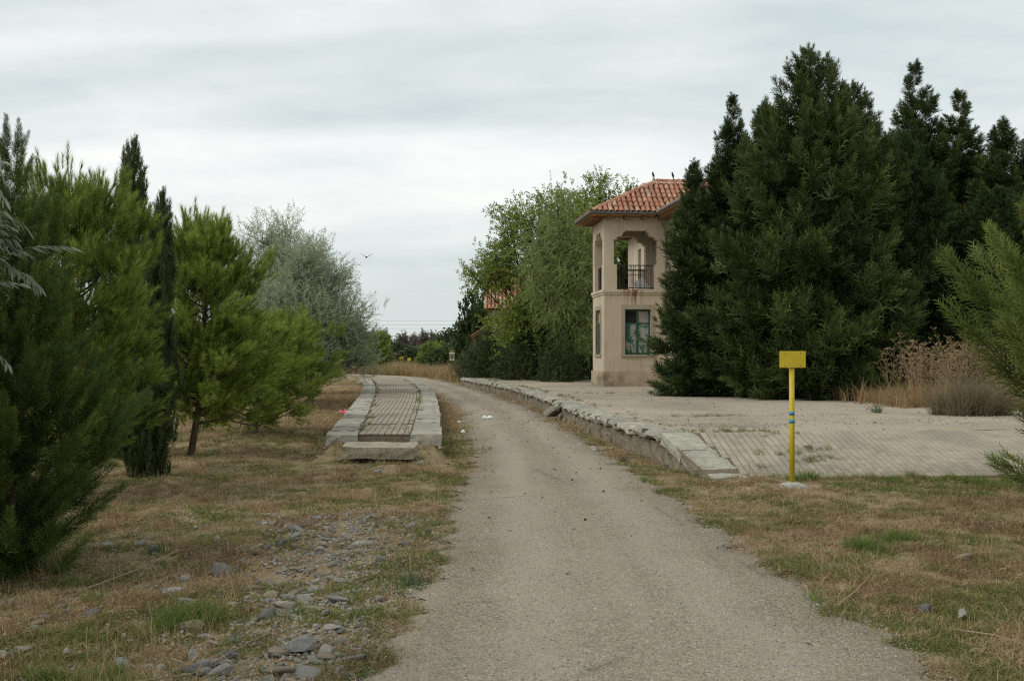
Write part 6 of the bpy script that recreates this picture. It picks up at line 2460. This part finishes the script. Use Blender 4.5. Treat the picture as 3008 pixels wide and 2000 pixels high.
lt = thing('crushed_bottle', 'crushed white plastic bottle lying on the gravel path', 'bottle', (-.62, 28.9, .03), R(75))
MB().tube([(0, -.12, .03), (0, -.10, .04), (.01, -.02, .035), (.0, .02, .02), (.0, .07, .04), (0, .11, .035), (0, .14, .015), (0, .16, .012)], [.02, .042, .046, .026, .045, .04, .016, .014], 9).build('body', M['plastic_white'], lt)
MB().tube([(0, .16, .012), (0, .18, .012)], .017, 8).build('cap', M['plastic_blue'], lt)


def scrap(name, label, x, y, z, s, mt_, seed, cat='litter'):
    r = np.random.default_rng(seed)
    v_ = []
    n_ = 6
    for i in range(n_):
        for j in range(n_):
            v_.append(((i / 5 - .5) * s + r.normal(0, s * .05), (j / 5 - .5) * s * .8 + r.normal(0, s * .05), abs(r.normal(0, s * .22))))
    f_ = [(i * n_ + j, i * n_ + j + 1, (i + 1) * n_ + j + 1, (i + 1) * n_ + j) for i in range(n_ - 1) for j in range(n_ - 1)]
    return tag(new_obj(name, py_mesh(name, v_, f_), m=M[mt_], loc=(x, y, z), rot=(0, 0, r.uniform(0, 6))), label, cat)


scrap('plastic_scrap', 'bright pink plastic wrapper on the grass left of the island platform', -4.75, 31.5, .03, .30, 'plastic_pink', 1)
scrap('plastic_scrap', 'crumpled pale blue bag on the grass before the loose block', -1.85, 15.6, .02, .13, 'plastic_blue', 2)
scrap('paper_scrap', 'white scrap beside the grey boulder and bright grass', -2.55, 7.5, -.07, .10, 'plastic_white', 3)
scrap('paper_scrap', 'white scrap beside the island platform kerb nearer the loose block', -1.05, 24.0, .02, .13, 'plastic_white', 4)
scrap('paper_scrap', 'white scrap beside the island platform kerb farther along', -1.3, 27.5, .02, .12, 'plastic_white', 5)


def twig(label, pts, r_, mt_='dead_twig'):
    tag(MB().tube(pts, np.linspace(r_, r_ * .4, len(pts)), 5).build('twig', M[mt_]), label, 'twig')


def gp(x, y, h=.02):
    return (x, y, gz(x, y) + h)


twig('long pale dead stalk lying slantwise before the juniper', [gp(-3.55, 8.0), gp(-3.2, 8.5, .05), gp(-2.95, 9.0, .07), gp(-2.8, 9.4, .10)], .007)
twig('long straight stalk lying in the grass at the very foreground', [gp(-2.75, 6.05), gp(-2.4, 6.08, .03), gp(-2.05, 6.02, .02)], .006)
twig('thin reddish stalk lying beside the tangled straw', [gp(-1.95, 5.6), gp(-1.7, 6.0, .04), gp(-1.5, 6.5, .03), gp(-1.35, 6.9, .05)], .006)
twig('crooked dead stalk among the straw and rubble', [gp(-1.9, 6.3, .05), gp(-1.75, 6.15, .03), gp(-1.6, 6.2, .08), gp(-1.45, 6.0, .03)], .005)
twig('straight straw-coloured stalk leaning on the verge weed', [gp(2.15, 7.45, .02), gp(2.35, 7.7, .05), gp(2.55, 7.95, .10)], .006)
twig('thin dead stalk on the verge beside the pale arched stone', [gp(2.65, 6.75, .02), gp(2.8, 6.5, .05), gp(2.9, 6.2, .03)], .006)
twig('dark curled twig lying on the open gravel', [(1.98, 8.35, .03), (2.04, 8.38, .055), (2.1, 8.36, .04), (2.17, 8.42, .06)], .008, 'litter_leaf')
